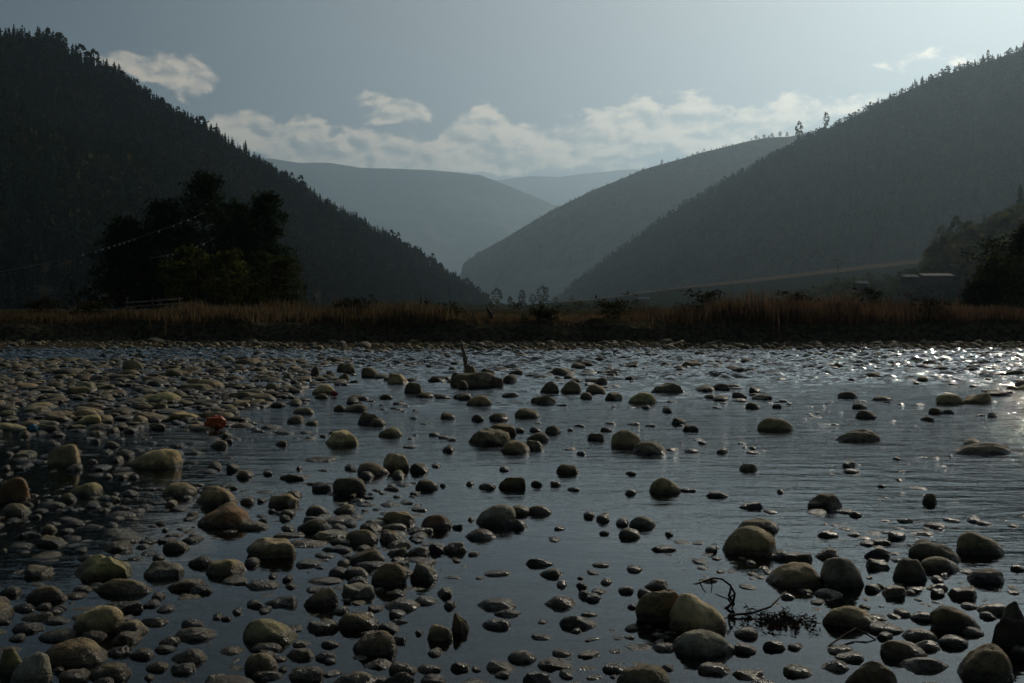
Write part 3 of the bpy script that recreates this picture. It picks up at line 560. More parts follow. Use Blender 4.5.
# x0, x1, ytop, ybase, shape, tone, [anchor phrase, full label]
S_ = """
0 30 477 503 B r|the rusty square block|rust-brown square block of rock standing in black water at the left edge
47 80 444 467 B t|the tan leaning boulder|tan leaning flat-topped boulder, angular, above its own pale reflection in the left pool
134 182 448 469 R b|the wide hump boulder|wide brown hump-backed boulder with a water-washed right end in the left pool
196 240 485 506 R b|the dark dome boulder|dark domed brown boulder directly behind the orange-brown one
199 252 506 528 R r|the orange-brown boulder|rough orange-brown boulder with a straight base mirrored in the water
247 299 537 559 A t|the cracked double boulder|pale tan double boulder with a vertical crack and a full reflection
242 298 618 645 R o|the mossy round boulder|large round mossy boulder with a rough olive top in calm water
73 126 604 634 R t|the peaked boulder|large smooth peaked boulder with a tan right side near the bottom left
45 110 638 667 F b|the broad flat boulder|broad flat-topped brown boulder below the peaked one at bottom left
11 52 652 688 R p|the pale egg stone|pale grey egg-shaped boulder standing up at the bottom left corner
0 27 648 675 R o|the mossy corner stone|mossy boulder half behind the pale egg stone in the bottom left corner
65 134 553 582 A o|the knobbly boulder|big knobbly olive boulder with a ring-shaped hollow at its right end
318 362 429 446 A t|the saddle rock|tan saddle-shaped rock with two peaks in open water
469 512 428 445 A d|the dark stepped rock|dark stepped rock with a jagged top in midstream
611 643 430 448 R b|the brown bun stone|brown bun-shaped boulder touching a dark flat wedge in midstream
628 669 441 455 F d|the dark flat wedge|dark flat wedge rock lying against the right side of the brown bun stone
649 681 477 494 R b|the lone dome stone|lone dark dome-shaped stone in midstream with a small flat one at its right
475 516 504 525 R g|the grey oval boulder|smooth grey oval boulder, the largest in the middle of the river
420 453 514 530 R r|the amber boulder|amber-brown smooth boulder left of the grey oval one
410 441 562 582 A p|the sharp wedge|sharp pale wedge stone with a bright lower edge
451 471 612 634 A b|the upright point|upright pointed brown stone with a small amber reflection
719 775 526 556 R b|the big round boulder|big round brown boulder with a dark mirrored underside right of centre
669 730 593 634 R t|the ridged boulder|large ridged tan boulder beside the curled twig, tallest of its pile
673 738 628 658 F g|the striped boulder|grey boulder with a pale stripe in front of the ridged one
635 685 590 622 B b|the square-cut boulder|square-cut brown boulder at the left side of the twig pile
820 864 556 588 R g|the grey round boulder|grey round boulder with a cracked right edge in the right cluster
765 821 562 588 R b|the low dark boulder|low smooth dark boulder touching the left side of the grey round one
957 1004 531 556 R b|the far right dome|smooth dark dome boulder standing clear behind the right cluster
910 959 540 564 R d|the sloping dome|dark sloping dome boulder left of the far right dome
931 978 605 632 R b|the heavy boulder|heavy round brown boulder low in the right cluster
956 1012 644 683 R b|the cracked corner boulder|large round boulder with a cracked right shoulder in the bottom right corner
988 1032 602 648 A d|the black edge boulder|huge blackish boulder cut off by the right edge of the picture
949 1012 442 455 L d|the black slab|long low black slab of rock in the riffle near the right edge
834 880 429 442 L d|the two-part log stone|long dark stone with a notch like two joined lumps in the riffle
758 793 417 432 R b|the flat-bottomed oval|dark flat-bottomed oval stone alone in the riffle
824 886 606 628 L t|the grooved wedge|long grooved tan wedge stone in front of the grey round boulder
353 399 630 656 R b|the smooth barrel stone|smooth barrel-shaped brown stone left of the hollow-topped one
370 407 562 586 R b|the tall leaning egg|tall leaning egg-shaped dark stone left of the sharp wedge
332 367 477 494 B d|the dark block boulder|dark square-shouldered boulder with a deep reflection left of centre
382 413 453 470 A t|the tan pyramid|tan pyramid-shaped stone at the back of a small midstream group
614 670 664 692 R b|the bottom boulder|wide brown boulder cut by the bottom edge right of centre
542 577 595 608 F b|the pointed lens stone|brown lens-shaped stone pointed at both ends in calm water
807 842 493 509 A d|the weedy lump|dark rough weedy lump with twigs in the smooth riffle
922 937 493 504 R b|the small lone knob|small round knob stone alone in the blue riffle on the right
453 501 371 388 A d|the dark rock mound|dark jagged mound of rock holding a broken stake in midriver
122 143 359 372 A d|the black cone|black cone-shaped rock at the back of the stony bar
841 897 662 692 L b|the bottom wedge|brown wedge stone rising from the bottom edge left of the corner boulder
892 928 558 582 R d|the tall dark boulder|tall blackish boulder between the grey round boulder and the sloping dome
739 759 463 471 F t|the tan lozenge|small tan lozenge-shaped stone alone in smooth water
244 279 652 673 R b|the shiny brown egg|shiny round brown stone in front of the mossy round boulder
302 338 587 608 R b|the sloped brown stone|smooth sloping brown stone left of the pale-topped pile
423 454 624 642 A t|the hollow-topped stone|tan stone with a hollow top left of the upright point
75 97 381 392 R g|the bar dome|smooth grey dome stone in the middle of the stony bar
0 13 465 473 F t
14 29 465 470 F b
4 15 451 458 A g
66 83 464 471 R g
17 33 430 438 R t
35 58 424 431 L o
48 66 431 437 F b
89 107 430 437 F o
107 120 427 434 R o
90 102 438 443 F t
105 120 441 448 R t
97 115 449 454 F g
115 135 449 460 R g
111 125 456 463 R b
88 98 459 466 R g
2 31 503 516 R o
68 101 482 496 R o
57 78 493 508 R o
38 64 501 509 F g
101 113 473 481 A t
118 129 474 480 R t
128 141 474 479 F g
121 139 490 497 F g
105 124 496 503 F b
137 155 504 509 F g
163 180 500 510 R t
39 58 524 534 A t
105 120 522 528 F t
161 169 528 534 R g
112 142 534 543 R g
32 42 514 519 F g
0 8 548 559 R t
25 54 565 578 A t
96 157 578 595 L b
149 167 592 600 R t
143 183 561 582 A g
151 165 554 562 R b
163 189 540 552 R b
0 21 586 605 R b
26 71 586 602 L b
13 36 603 612 F d
36 51 603 610 F b
48 64 607 614 R d
72 92 585 593 R d
156 175 605 612 F d
139 171 616 626 F b
116 153 620 642 A t
110 143 631 649 A b
37 76 628 642 R d
13 45 621 633 F d
0 10 620 642 R b
9 25 634 648 R g
82 107 631 640 R b
53 64 667 680 R g
60 92 669 686 R b
87 131 662 683 R b
107 132 646 665 A d
130 154 648 663 R b
146 169 661 672 R t
159 180 636 647 R t
154 175 645 653 F o
170 206 648 664 F b
170 197 662 681 R g
205 228 674 688 R t
143 157 674 686 R b
90 114 677 690 R d
242 262 557 568 R d
207 247 558 577 A t
189 213 556 570 R d
267 279 573 581 R d
281 295 575 583 A r
313 336 553 558 F b
313 326 566 569 F d
329 351 567 580 R d
335 352 559 568 R b
304 324 586 592 F b
340 377 583 600 A p
332 350 606 620 R g
334 381 613 630 L b
247 264 600 608 R b
255 276 607 613 F d
210 224 613 621 F b
221 232 616 623 R b
231 245 608 620 R b
182 208 618 628 F d
174 217 626 641 F b
251 282 643 652 R d
284 313 648 660 F b
321 340 640 648 R b
315 337 651 662 R d
324 337 658 665 F b
288 325 665 683 R b
333 381 670 690 F b
277 290 667 672 F d
345 379 529 547 R t
378 407 530 546 A t
464 498 528 540 F d
347 387 547 567 R b
386 409 547 566 A o
405 430 546 561 R b
427 450 543 566 A d
442 468 542 565 A b
467 482 551 556 F r
340 369 567 578 F b
346 371 576 585 F d
381 420 598 611 F b
388 407 609 617 F d
435 457 588 597 R o
441 459 600 613 A d
476 518 597 611 F d
490 523 609 617 F d
482 511 618 629 F d
484 512 570 576 F d
413 424 630 637 R d
377 402 623 633 A d
392 408 636 647 R b
427 444 648 656 F t
388 418 662 675 R b
378 416 672 688 L d
450 472 662 685 A b
470 482 666 678 R b
416 441 664 673 F b
420 446 674 688 R r
508 537 650 663 F t
494 510 671 686 A t
368 390 676 690 R d
379 402 427 438 R o
369 387 418 428 R b
401 420 444 448 F d
441 457 445 454 A d
488 518 423 440 A b
499 530 440 453 R b
357 390 462 475 R b
343 358 464 470 F d
358 375 471 480 R d
388 407 470 479 R o
409 431 463 475 A d
430 442 463 467 F d
312 333 482 491 F d
415 439 479 493 R b
439 447 483 488 R d
465 475 481 488 R d
476 499 482 489 F d
499 528 476 491 A b
498 511 466 471 F d
509 532 505 520 R t
527 554 505 515 F b
505 528 519 530 F d
384 419 510 530 A t
333 355 504 520 R t
355 384 522 533 A d
466 475 517 523 R d
452 463 524 532 A d
210 228 440 448 F t
217 236 432 438 F o
223 235 438 445 R d
275 288 440 448 A t
206 225 462 470 F o
223 242 463 471 R d
236 254 470 481 R b
260 275 470 475 F d
295 303 466 470 R d
163 197 482 503 R t
216 240 502 513 R t
240 256 497 511 R t
267 299 493 510 A b
286 304 490 500 A t
257 267 498 515 A d
278 296 509 517 R b
278 291 515 523 R b
258 268 518 528 A p
306 329 505 516 R t
297 330 518 542 R d
329 348 524 537 R d
284 296 527 535 A d
268 277 509 515 R d
186 200 511 518 F b
542 563 425 438 A d
527 549 432 443 R d
524 547 440 454 A d
514 526 427 434 R b
529 542 427 432 F d
567 574 428 433 R d
587 605 433 443 R d
600 612 427 432 F d
576 587 451 455 F d
556 581 464 474 A t
624 637 471 475 F d
680 695 488 492 F d
624 637 489 496 R p
529 543 480 489 A d
549 561 481 488 R b
567 581 487 491 F d
582 597 511 529 R b
594 614 513 527 R b
614 631 518 532 R b
629 656 516 536 R g
619 642 528 542 R o
599 610 530 537 R p
663 674 531 537 R d
553 566 526 530 F d
544 565 537 541 F d
683 698 425 432 R d
670 688 417 425 R d
525 555 558 566 L b
539 562 568 577 F b
553 569 580 588 R b
592 610 562 567 F b
583 602 570 574 F g
624 645 565 572 F b
574 588 582 589 F b
577 584 576 581 R d
599 613 578 588 R b
588 608 588 594 F d
576 594 590 598 R d
584 602 593 604 R d
618 634 586 595 R b
644 668 579 590 R t
637 656 589 602 R d
627 638 604 610 F d
623 640 624 631 R d
571 582 628 634 R p
583 600 638 641 F d
522 552 672 688 A d
703 719 546 556 R d
767 790 550 560 R d
785 814 552 563 A b
732 757 643 660 R b
734 759 627 642 R t
762 787 640 655 A b
788 803 643 657 A b
781 795 593 601 R p
814 839 548 560 R t
860 890 548 559 L d
865 892 558 578 A d
863 883 583 602 R d
881 908 586 607 A t
813 842 588 598 F b
808 828 599 604 F b
867 903 622 634 R b
827 854 645 655 R b
835 863 651 662 R b
816 849 660 672 F d
887 907 531 544 R d
921 958 556 577 R t
966 1003 568 588 R d
1011 1026 565 578 R b
930 945 576 585 R d
947 980 585 605 A b
928 947 588 598 F d
891 911 608 616 F b
910 934 611 627 R d
979 996 612 630 A g
902 936 628 642 R b
962 983 627 645 R g
939 968 635 655 R g
881 929 639 662 R b
914 940 640 653 F b
900 950 656 672 F d
1011 1032 645 670 R b
876 893 632 643 R d
716 729 448 454 R d
749 757 446 451 R d
775 785 489 495 R d
840 857 461 468 R o
849 862 511 517 R b
738 780 518 533 R d
961 983 438 446 A b
836 860 391 399 A d
872 894 396 401 F b
936 963 393 405 R b
960 992 392 404 A b
855 876 410 419 R d
852 868 403 409 R d
927 945 407 414 R b
942 955 409 414 R d
920 935 416 421 R t
985 998 412 418 R d
595 608 377 384 R d
586 607 384 394 R b
578 594 392 402 R b
560 582 380 393 R b
605 622 392 400 R b
628 658 392 404 R o
649 686 382 393 A d
641 652 405 409 R d
660 673 407 414 R d
709 730 383 390 R d
692 717 385 391 F b
732 747 392 398 R d
743 762 402 409 R d
772 782 404 410 R d
456 474 393 400 R b
466 493 395 406 R b
500 520 392 397 A d
530 557 395 404 A d
502 518 374 383 R d
540 560 381 393 R d
515 541 408 418 R b
490 508 413 422 R b
440 456 412 420 A t
469 485 414 426 A d
343 367 404 412 R t
357 386 412 427 A d
404 425 382 394 A d
386 410 373 384 A b
361 380 367 377 R b
340 356 363 373 R b
287 304 398 406 R o
287 305 415 424 A b
305 319 420 425 F b
293 316 407 414 F t
312 336 384 394 R b
313 331 393 399 R b
262 278 383 391 R o
288 305 387 393 R d
310 321 366 377 R d
281 295 373 380 R o
336 352 363 372 R b
337 350 373 382 R b
332 348 404 416 R b
70 101 409 418 L b
130 150 415 424 R t
150 168 402 411 R o
95 116 414 422 R t
185 205 378 388 R b
170 188 390 399 R g
230 252 400 408 R t
450 466 372 386 A d
462 482 364 386 A d
478 498 368 387 A d
490 504 376 388 A b
455 470 380 389 A b
"""
def ico(sub):
    b = bmesh.new(); bmesh.ops.create_icosphere(b, subdivisions=sub, radius=1)
    v = np.array([x_.co[:] for x_ in b.verts]); f = np.array([[q.index for q in fc.verts] for fc in b.faces]); b.free(); return v, f
ICO = {k: ico(k) for k in (1, 2, 3, 4, 5)}
def rock(seed, kind, sub=4):
    v, f = ICO[sub]; v = v.copy(); r = np.random.default_rng(seed)
    p = 2.0 + (r.uniform(.0, .45) if kind != 'F' else r.uniform(-.15, .2))
    if kind in 'RF': # squarish pebble
        v /= (np.abs(v) ** p).sum(1)[:, None] ** (1 / p)
    if kind == 'B': v /= (np.abs(v) ** 3.3).sum(1)[:, None] ** (1 / 3.3)
    if kind in 'A' or (kind in 'RFL' and r.random() < .22):
        npl = 11 if kind == 'A' else 4
        for _ in range(npl):
            nn = r.normal(size=3); nn[2] = abs(nn[2]) * .8 if r.random() < .75 else nn[2]; nn /= np.linalg.norm(nn)
            lim = r.uniform(.62, .88) if kind == 'A' else r.uniform(.76, .92)
            dd = v @ nn - lim; k = dd > 0; v[k] -= (dd[k] * (.93 if kind == 'A' else .8))[:, None] * nn
    if kind == 'A':
        for tl in (.35, .12):
            nn = np.array([r.uniform(-tl, tl), r.uniform(-.3, .1), 1.]); nn /= np.linalg.norm(nn); dd = v @ nn - r.uniform(.62, .8); k = dd > 0; v[k] -= (dd[k] * .92)[:, None] * nn
    # taper / lean
    v[:, 2] *= 1 + r.uniform(-.28, .28) * v[:, 0]; v[:, 1] *= 1 + r.uniform(-.2, .2) * v[:, 0]
    if kind == 'L': v[:, 2] *= 1 - .35 * v[:, 0] * r.choice([-1, 1])
    v[:, 0] += r.uniform(-.16, .16) * np.maximum(v[:, 2], 0)
    off = r.uniform(0, 50, 3); a = .20 if kind == 'A' else .12
    dsp = np.array([noise.noise(Vector(q * 1.3 + off)) * a + noise.noise(Vector(q * 3.1 + off)) * a * .4 + (noise.noise(Vector(q * 8 + off)) * a * .13 if sub > 2 else 0) for q in v])
    v *= (1 + dsp)[:, None]
    top = v[:, 2].max(); v[:, 2] /= top
    xs = (v[:, 0].max() - v[:, 0].min()) / 2; v[:, 0] = (v[:, 0] - (v[:, 0].max() + v[:, 0].min()) / 2) / xs
    v[:, 1] /= np.abs(v[:, 1]).max()
    return v, f
stones = []; ro = random.Random(8)
for ln in S_.strip().splitlines():
    a_, *lab = ln.split('|'); q = a_.split(); xa, xb, yt, yb = map(float, q[:4])
    if not lab and (yb - yt) > .44 * (xb - xa) and yb > 400: yb = yt + .44 * (xb - xa)   # the rest was its mirror image
    stones.append(dict(x0=xa, x1=xb, yt=yt, yb=yb, k=q[4], tone=q[5], anchor=lab[0] if lab else None, label=lab[1] if lab else None))
def place(s_):
    """solve position and semi-axes from its waterline and outline"""
    cx = (s_['x0'] + s_['x1']) / 2; w = s_['x1'] - s_['x0']; T = s_['yb'] - s_['yt']
    fr_ = gnd(cx, s_['yb']); d = fr_.y; e = math.atan2(CAM_H, d); se = math.sin(e)
    a = w / 2 * d / F; T = T * d / F; b_ = min((.5 if s_['k'] in 'LB' else .8) * a, .36 * T / max(se, .01)); b_ = max(b_, .35 * a)
    c2 = (T - b_ * se) ** 2 - (b_ * se) ** 2
    c_ = math.sqrt(max(c2, (.12 * a) ** 2)) / math.cos(e)
    s_['pos'] = Vector((fr_.x * (d + b_) / d, d + b_, 0)); s_['abc'] = (a * (d + b_) / d, b_, max(c_, .12 * a)); s_['area'] = w * (s_['yb'] - s_['yt']); s_['cx'] = cx; s_['cy'] = (s_['yb'] + s_['yt']) / 2
for s_ in stones: place(s_)
placed = [(s_['pos'].x, s_['pos'].y, s_['abc'][0], s_['abc'][1]) for s_ in stones]
def free(x, y, r_, tol=.75):
    for (a, b_, c_, d_) in placed:
        if ((x - a) / (c_ + r_)) ** 2 + ((y - b_) / (d_ + r_)) ** 2 < tol: return False
    return True
def add_random(n, xr, yr, sizes, test, tones, zoff=(0, .0), tol=.75, flat=.5):
    k = 0; tries = 0
    while k < n and tries < n * 12:
        tries += 1; x = ro.uniform(*xr); y = ro.uniform(*yr); px, py, _ = pix((x, y, 0))
        if not test(x, y, px, py): continue
        a = sizes[0] * math.exp(ro.gauss(0, sizes[1])); a = min(a, sizes[2])
        if not free(x, y, a, tol): continue
        kd = ro.choices('RFAL', (4, 3, 5, 1))[0]; b_ = a * ro.uniform(.6, .95); c_ = a * ro.uniform(.30, .55) * (flat if kd == 'F' else 1)
        wpx = 2 * a * F / y; hpx = (c_ + b_ * CAM_H / y) * F / y; z = ro.uniform(*zoff)
        stones.append(dict(x0=px - wpx / 2, x1=px + wpx / 2, yt=py - hpx * .8, yb=py + hpx * .2, k=kd, tone=ro.choice(tones), anchor=None, label=None, pos=Vector((x, y, z)), abc=(a, b_, c_), area=wpx * hpx * (1 if -10 < px < 1034 and py < 690 else .0), cx=px, cy=py, rnd=1))
        placed.append((x, y, a * .8, b_ * .8)); k += 1
add_random(2600, (-20, -2), (12.0, 28.5), (.125, .45, .34), lambda x, y, px, py: px > -60 and px < 330 - max(0, (py - 385)) * 2.6 + 25 * math.sin(py * .3) and noise.noise(Vector((x * .35, y * .3, 3))) > -.32 - (.25 if py < 395 else 0), 'dbdbdodb', (-.045, .03), .42)
add_random(170, (-9, 16), (15, 27), (.13, .4, .3), lambda x, y, px, py: 300 < px < 1040 and py < 402 + 14 * math.sin(px * .02) and noise.noise(Vector((x * .4, y * .4, 7))) > .02 + (.0 if px < 620 else .12), 'bddob', (-.03, .02))
add_random(520, (-7, -1), (6.5, 13), (.075, .5, .18), lambda x, y, px, py: -20 < px < 340 and noise.noise(Vector((x * .6, y * .5, 2))) > -.12, 'dobbdo', (-.06, -.01), .6)
add_random(110, (-4, -.4), (4.0, 7.0), (.095, .35, .17), lambda x, y, px, py: -20 < px < 430 and noise.noise(Vector((x * .8, y * .8, 6))) > -.1, 'btodg', (-.03, .0), .6)
add_random(420, (-6, -.5), (4.0, 8.5), (.055, .45, .13), lambda x, y, px, py: -20 < px < 420 and noise.noise(Vector((x * .9, y * .9, 1))) > -.12, 'bdtog', (-.02, .0))
add_random(300, (-3, 4.5), (3.9, 7.0), (.042, .45, .1), lambda x, y, px, py: 300 < px < 1040 and noise.noise(Vector((x * 1.1, y * 1.1, 4))) > .08, 'bdtdb', (-.02, .0))
add_random(220, (-4, 9), (7, 16), (.055, .4, .1), lambda x, y, px, py: 200 < px < 1040 and noise.noise(Vector((x * .8, y * .8, 4))) > .15, 'bdd', (-.03, .0))
add_random(700, (-17, 24), (20, 36.3), (.10, .45, .24), lambda x, y, px, py: 120 < px < 1060 and noise.noise(Vector((x * .3, y * .45, 9))) > -.12, 'dddb', (-.03, .02), flat=.7)
add_random(70, (-5, 5), (3.75, 4.15), (.08, .4, .15), lambda x, y, px, py: py > 668, 'bdtog', (-.02, .0))
stones.sort(key=lambda q: (-q['area']))
indiv, rest = stones[:298], stones[298:]
# every stone that has a hand-written label stays individual
for q in [q for q in rest if q['anchor']]: rest.remove(q); indiv.append(q)
print('indiv', len(indiv), 'rest', len(rest), 'smallest', indiv[297]['area'])
# labels that single each stone out
def sizeword(q):
    a = q['abc'][0]; return 'large' if a > .21 else 'medium' if a > .11 else 'small'
anch = [q for q in indiv if q['anchor']]
from collections import defaultdict
grp = defaultdict(list)
for q in indiv:
    if q['anchor']: continue
    best = min(anch, key=lambda A: math.hypot((q['cx'] - A['cx']), (q['cy'] - A['cy']) * 1.6))
    dx_, dy_ = q['cx'] - best['cx'], (q['cy'] - best['cy']) * 1.6
    an = math.degrees(math.atan2(-dy_, dx_)) % 360
    rel = ['right of', 'behind and right of', 'behind', 'behind and left of', 'left of', 'in front and left of', 'in front of', 'in front and right of'][int(((an + 22.5) % 360) // 45)]
    q['desc'] = (TONE[q['tone']], SHAPE[q['k']]); q['sz'] = sizeword(q)
    grp[(q['desc'], q['sz'], rel, best['anchor'])].append((math.hypot(dx_, dy_), q))
ORD = ['nearest', 'second nearest', 'third nearest', 'fourth nearest', 'fifth nearest', 'sixth nearest', 'seventh nearest', 'eighth nearest']
for (de, sz, rel, an), L in grp.items():
    L.sort(key=lambda e: e[0])
    for i, (_, q) in enumerate(L):
        pre = '' if len(L) == 1 else ORD[min(i, 7)] + ' '
        q['label'] = f"{pre}{sz} {de[0]} {de[1]} stone {rel} {an}"
variants = {k: [] for k in 'RFALB'}
for k in 'RFALB':
    for i in range(6):
        v, f = rock(900 + i * 7 + ord(k), k, 4); variants[k].append(mesh_np('river_stone', v, f, M_stone))
for i, q in enumerate(indiv):
    w = q['x1'] - q['x0']
    if w > 26 or q['anchor']:
        v, f = rock(int(q['cx'] * 13 + q['cy']), q['k'], 5 if w > 40 else 4); me = mesh_np('river_stone', v, f, M_stone)
    else: me = ro.choice(variants[q['k']])
    o = link('river_stone', me)
    a, b_, c_ = q['abc']; kk = {'R': ro.uniform(.08, .32), 'F': ro.uniform(.3, .55), 'A': ro.uniform(.08, .3), 'B': 0.0, 'L': ro.uniform(.2, .4)}[q['k']]
    # sink a little: keep the outline above the water the same
    c2 = c_ / (1 - kk); zz = q['pos'].z - kk * c2; g_ = 1 / math.sqrt(1 - kk * kk)
    o.location = (q['pos'].x, q['pos'].y, zz); o.scale = (a * (g_ if kk > .1 else 1), b_, max(c2, .03))
    o.rotation_euler = (0, 0, ro.uniform(-.22, .22) if q['k'] in 'RA' else ro.uniform(-.1, .1))
    col = K[q['tone']]; g = ro.uniform(.75, 1.15) * (.85 if a < .12 else 1.25 if a < .2 else 1.75); o.color = (col[0] * g, col[1] * g, col[2] * g * ro.uniform(.9, 1.1), 1)
    tag(o, q['label'], 'stone', 'river stones lying in the shallow water')
def mass(name, items, sub, label, cat='stones'):
    protos = [rock(5000 + i, k, sub) for i, k in enumerate('RRFFAAAL')]
    Vs, Fs, Cs = [], [], []; off = 0
    for q in items:
        v, f = ro.choice(protos); a, b_, c_ = q['abc']; an = ro.uniform(0, 6.28); ca, sa = math.cos(an), math.sin(an)
        x, y, z = v[:, 0] * a, v[:, 1] * b_, v[:, 2] * c_
        Vs.append(np.stack([x * ca - y * sa + q['pos'].x, x * sa + y * ca + q['pos'].y, z + q['pos'].z], -1)); Fs.append(f + off); off += len(v)
        col = np.array(K[q['tone']]) * ro.uniform(.42, .9); Cs.append(np.tile(col, (len(v), 1)))
    return tag(link(name, mesh_np(name, np.vstack(Vs), np.vstack(Fs), M_stone_v, tint=np.vstack(Cs))), label, cat, kind='stuff')
mass('small_river_stones', rest, 3, 'small wet stones and pebbles lying between the bigger river stones')
sh = []
for _ in range(3200):
    x = ro.uniform(-15.5, 44); by_ = float(bank_y(x)); y = by_ + ro.uniform(-4.0, -.3)
    a = .07 * math.exp(ro.gauss(0, .5)); sh.append(dict(abc=(a, a * .8, a * ro.uniform(.4, .7)), pos=Vector((x, y, ground_z(x, y) + .01)), tone=ro.choice('obddbd')))
for _ in range(500):
    x = ro.uniform(-30, -15); by_ = float(bank_y(x)); y = by_ + ro.uniform(-2.2, .1)
    a = .07 * math.exp(ro.gauss(0, .4)); sh.append(dict(abc=(a, a * .8, a * .6), pos=Vector((x, y, ground_z(x, y))), tone=ro.choice('obdd')))
mass('shore_gravel', sh, 2, 'band of grey-brown cobbles along the foot of the far bank', 'gravel')
ub = []
for _ in range(1500):
    y = 3.6 + 10 * ro.random() ** 1.5; x = ro.uniform(-.62, .6) * (y + 1)
    a = .11 * math.exp(ro.gauss(0, .5)); c_ = a * ro.uniform(.3, .55); ub.append(dict(abc=(a, a * .8, c_), pos=Vector((x, y, -.15 + c_ * .1)), tone=ro.choice('tpgtotp')))
ub = [q for q in ub if q['pos'].z + q['abc'][2] < -.025]
mass('bed_cobbles', ub, 2, 'drowned cobbles faintly seen through the shallow water', 'cobbles')

# ------------------------------------------------------------------ wood, twigs, debris
def tube_mesh(name, paths, mat_, n=7, jit=.12):
    V, Fq = [], []
    for pts, rads in paths:
        pts = [Vector(p_) for p_ in pts]; b0 = len(V)
        for i, (p_, rr) in enumerate(zip(pts, rads)):
            d_ = (pts[min(i + 1, len(pts) - 1)] - pts[max(i - 1, 0)]).normalized(); s1 = d_.cross(Vector((.3, 1, .1))).normalized(); s2 = d_.cross(s1)
            for a in range(n):
                q = rr * (1 + random.uniform(-jit, jit)); V.append(tuple(p_ + (s1 * math.cos(a * 6.283 / n) + s2 * math.sin(a * 6.283 / n)) * q))
        for i in range(len(pts) - 1):
            for a in range(n): Fq.append((b0 + i * n + a, b0 + i * n + (a + 1) % n, b0 + (i + 1) * n + (a + 1) % n, b0 + (i + 1) * n + a))
        for e_, c_ in ((b0, 0), (b0 + (len(pts) - 1) * n, len(pts) - 1)):
            V.append(tuple(pts[c_])); k = len(V) - 1
            for a in range(n): Fq.append((e_ + a, e_ + (a + 1) % n, k, k))
    tri = np.array([f[:3] for f in Fq if f[2] == f[3]]); qd = np.array([f for f in Fq if f[2] != f[3]])
    return mesh_np(name, V, [qd, tri], mat_)
def wob(p0, p1, n, amp, r0, r1, seed=0):
    r = random.Random(seed); p0, p1 = Vector(p0), Vector(p1); L = (p1 - p0).length
    pts = [p0.lerp(p1, i / n) + Vector((r.uniform(-1, 1), r.uniform(-1, 1), r.uniform(-1, 1))) * amp * L * (0 < i < n) for i in range(n + 1)]
    return pts, [r0 + (r1 - r0) * i / n for i in range(n + 1)]
Ys = 21.0
a_ = at(467, 372, Ys); b_ = at(461, 340, Ys)
tag(link('driftwood_stake', tube_mesh('driftwood_stake', [wob(a_, at(464, 353, Ys), 3, .02, .05, .042, 1), wob(at(464, 353, Ys), b_, 3, .03, .04, .012, 2), wob(at(465, 362, Ys), at(468, 356, Ys), 2, .05, .04, .01, 3)], M_wood)), 'pale broken stake leaning out of the dark rock pile in midriver', 'driftwood')
Ys = 40.6
tag(link('leaning_stump', tube_mesh('leaning_stump', [wob(at(494, 326, Ys), at(490, 312, Ys), 3, .05, .13, .10, 1), wob(at(490, 313, Ys), at(486, 306, Ys), 3, .05, .09, .03, 2), wob(at(491, 318, Ys), at(495, 311, Ys), 2, .05, .05, .02, 4)], M_bark)), 'dark snapped stump leaning left on the edge of the far bank', 'tree stump')
tag(link('fallen_branch', tube_mesh('fallen_branch', [wob(at(480, 321, Ys), at(463, 312, Ys), 4, .04, .06, .02, 3), wob(at(473, 317, Ys), at(475, 311, Ys), 2, .04, .03, .01, 5)], M_bark)), 'dark fallen branch slanting up just left of the snapped stump', 'branch')
def fp(x): return x
for k, (px, top) in enumerate([(391, 300), (407, 301), (421, 297), (427, 298)]):
    b_ = base(px, 52); h = hgt_to(top, 52, b_)
    o = link('fence_post', tube_mesh('fence_post', [wob((0, 0, 0), (0, 0, h), 3, .01, .07, .055, k)], M_bark)); o.location = b_
    tag(o, ['thin dark post in the grass, leftmost of four', 'thin dark post in the grass, second from the left', 'dark post of the close pair in the grass, left one', 'dark post of the close pair in the grass, right one'][k], 'post', 'posts standing in the bank grass')
a_ = gnd(668, 349); tag(link('driftwood_log', tube_mesh('driftwood_log', [wob((a_.x, a_.y - .2, .12), (a_.x + .65, a_.y + .6, .28), 4, .03, .07, .04, 9)], M_wood)), 'short pale driftwood log lying on the far cobble shore', 'driftwood')
# curled twig by the ridged boulder
def G(px, py, Y=None): return at(px, py, Y or 5.35)
Y0 = 4.93
tw = [([G(725, 609, Y0), G(733, 603, Y0), G(735, 594, Y0), G(730, 585, Y0), G(722, 579, Y0), G(713, 578, Y0), G(704, 581, Y0), G(697, 584, Y0), G(693, 584, Y0)], [.008, .007, .006, .006, .005, .005, .004, .004, .002]),
      ([G(711, 578, Y0), G(712, 586, Y0), G(711, 593, Y0)], [.004, .003, .002]),
      ([G(700, 583, Y0), G(703, 589, Y0), G(706, 593, Y0)], [.004, .003, .002]),
      ([G(731, 587, Y0), G(729, 596, Y0), G(734, 604, Y0), G(730, 611, Y0)], [.005, .007, .006, .003]),
      ([G(735, 594, Y0), G(728, 599, Y0), G(720, 596, Y0), G(715, 594, Y0)], [.004, .004, .003, .002]),
      ([G(728, 599, Y0), G(733, 606, Y0), G(728, 612, Y0)], [.005, .004, .003])]
tw = [(p_, [q * 1.05 for q in rr]) for p_, rr in tw]
tag(link('curled_twig', tube_mesh('curled_twig', tw, M_darkwood, n=5)), 'thin dark twig curling up in a loop behind the ridged boulder', 'twig')
a_ = gnd(730, 617); b2 = gnd(752, 616); c2 = gnd(770, 613); e2 = gnd(786, 601)
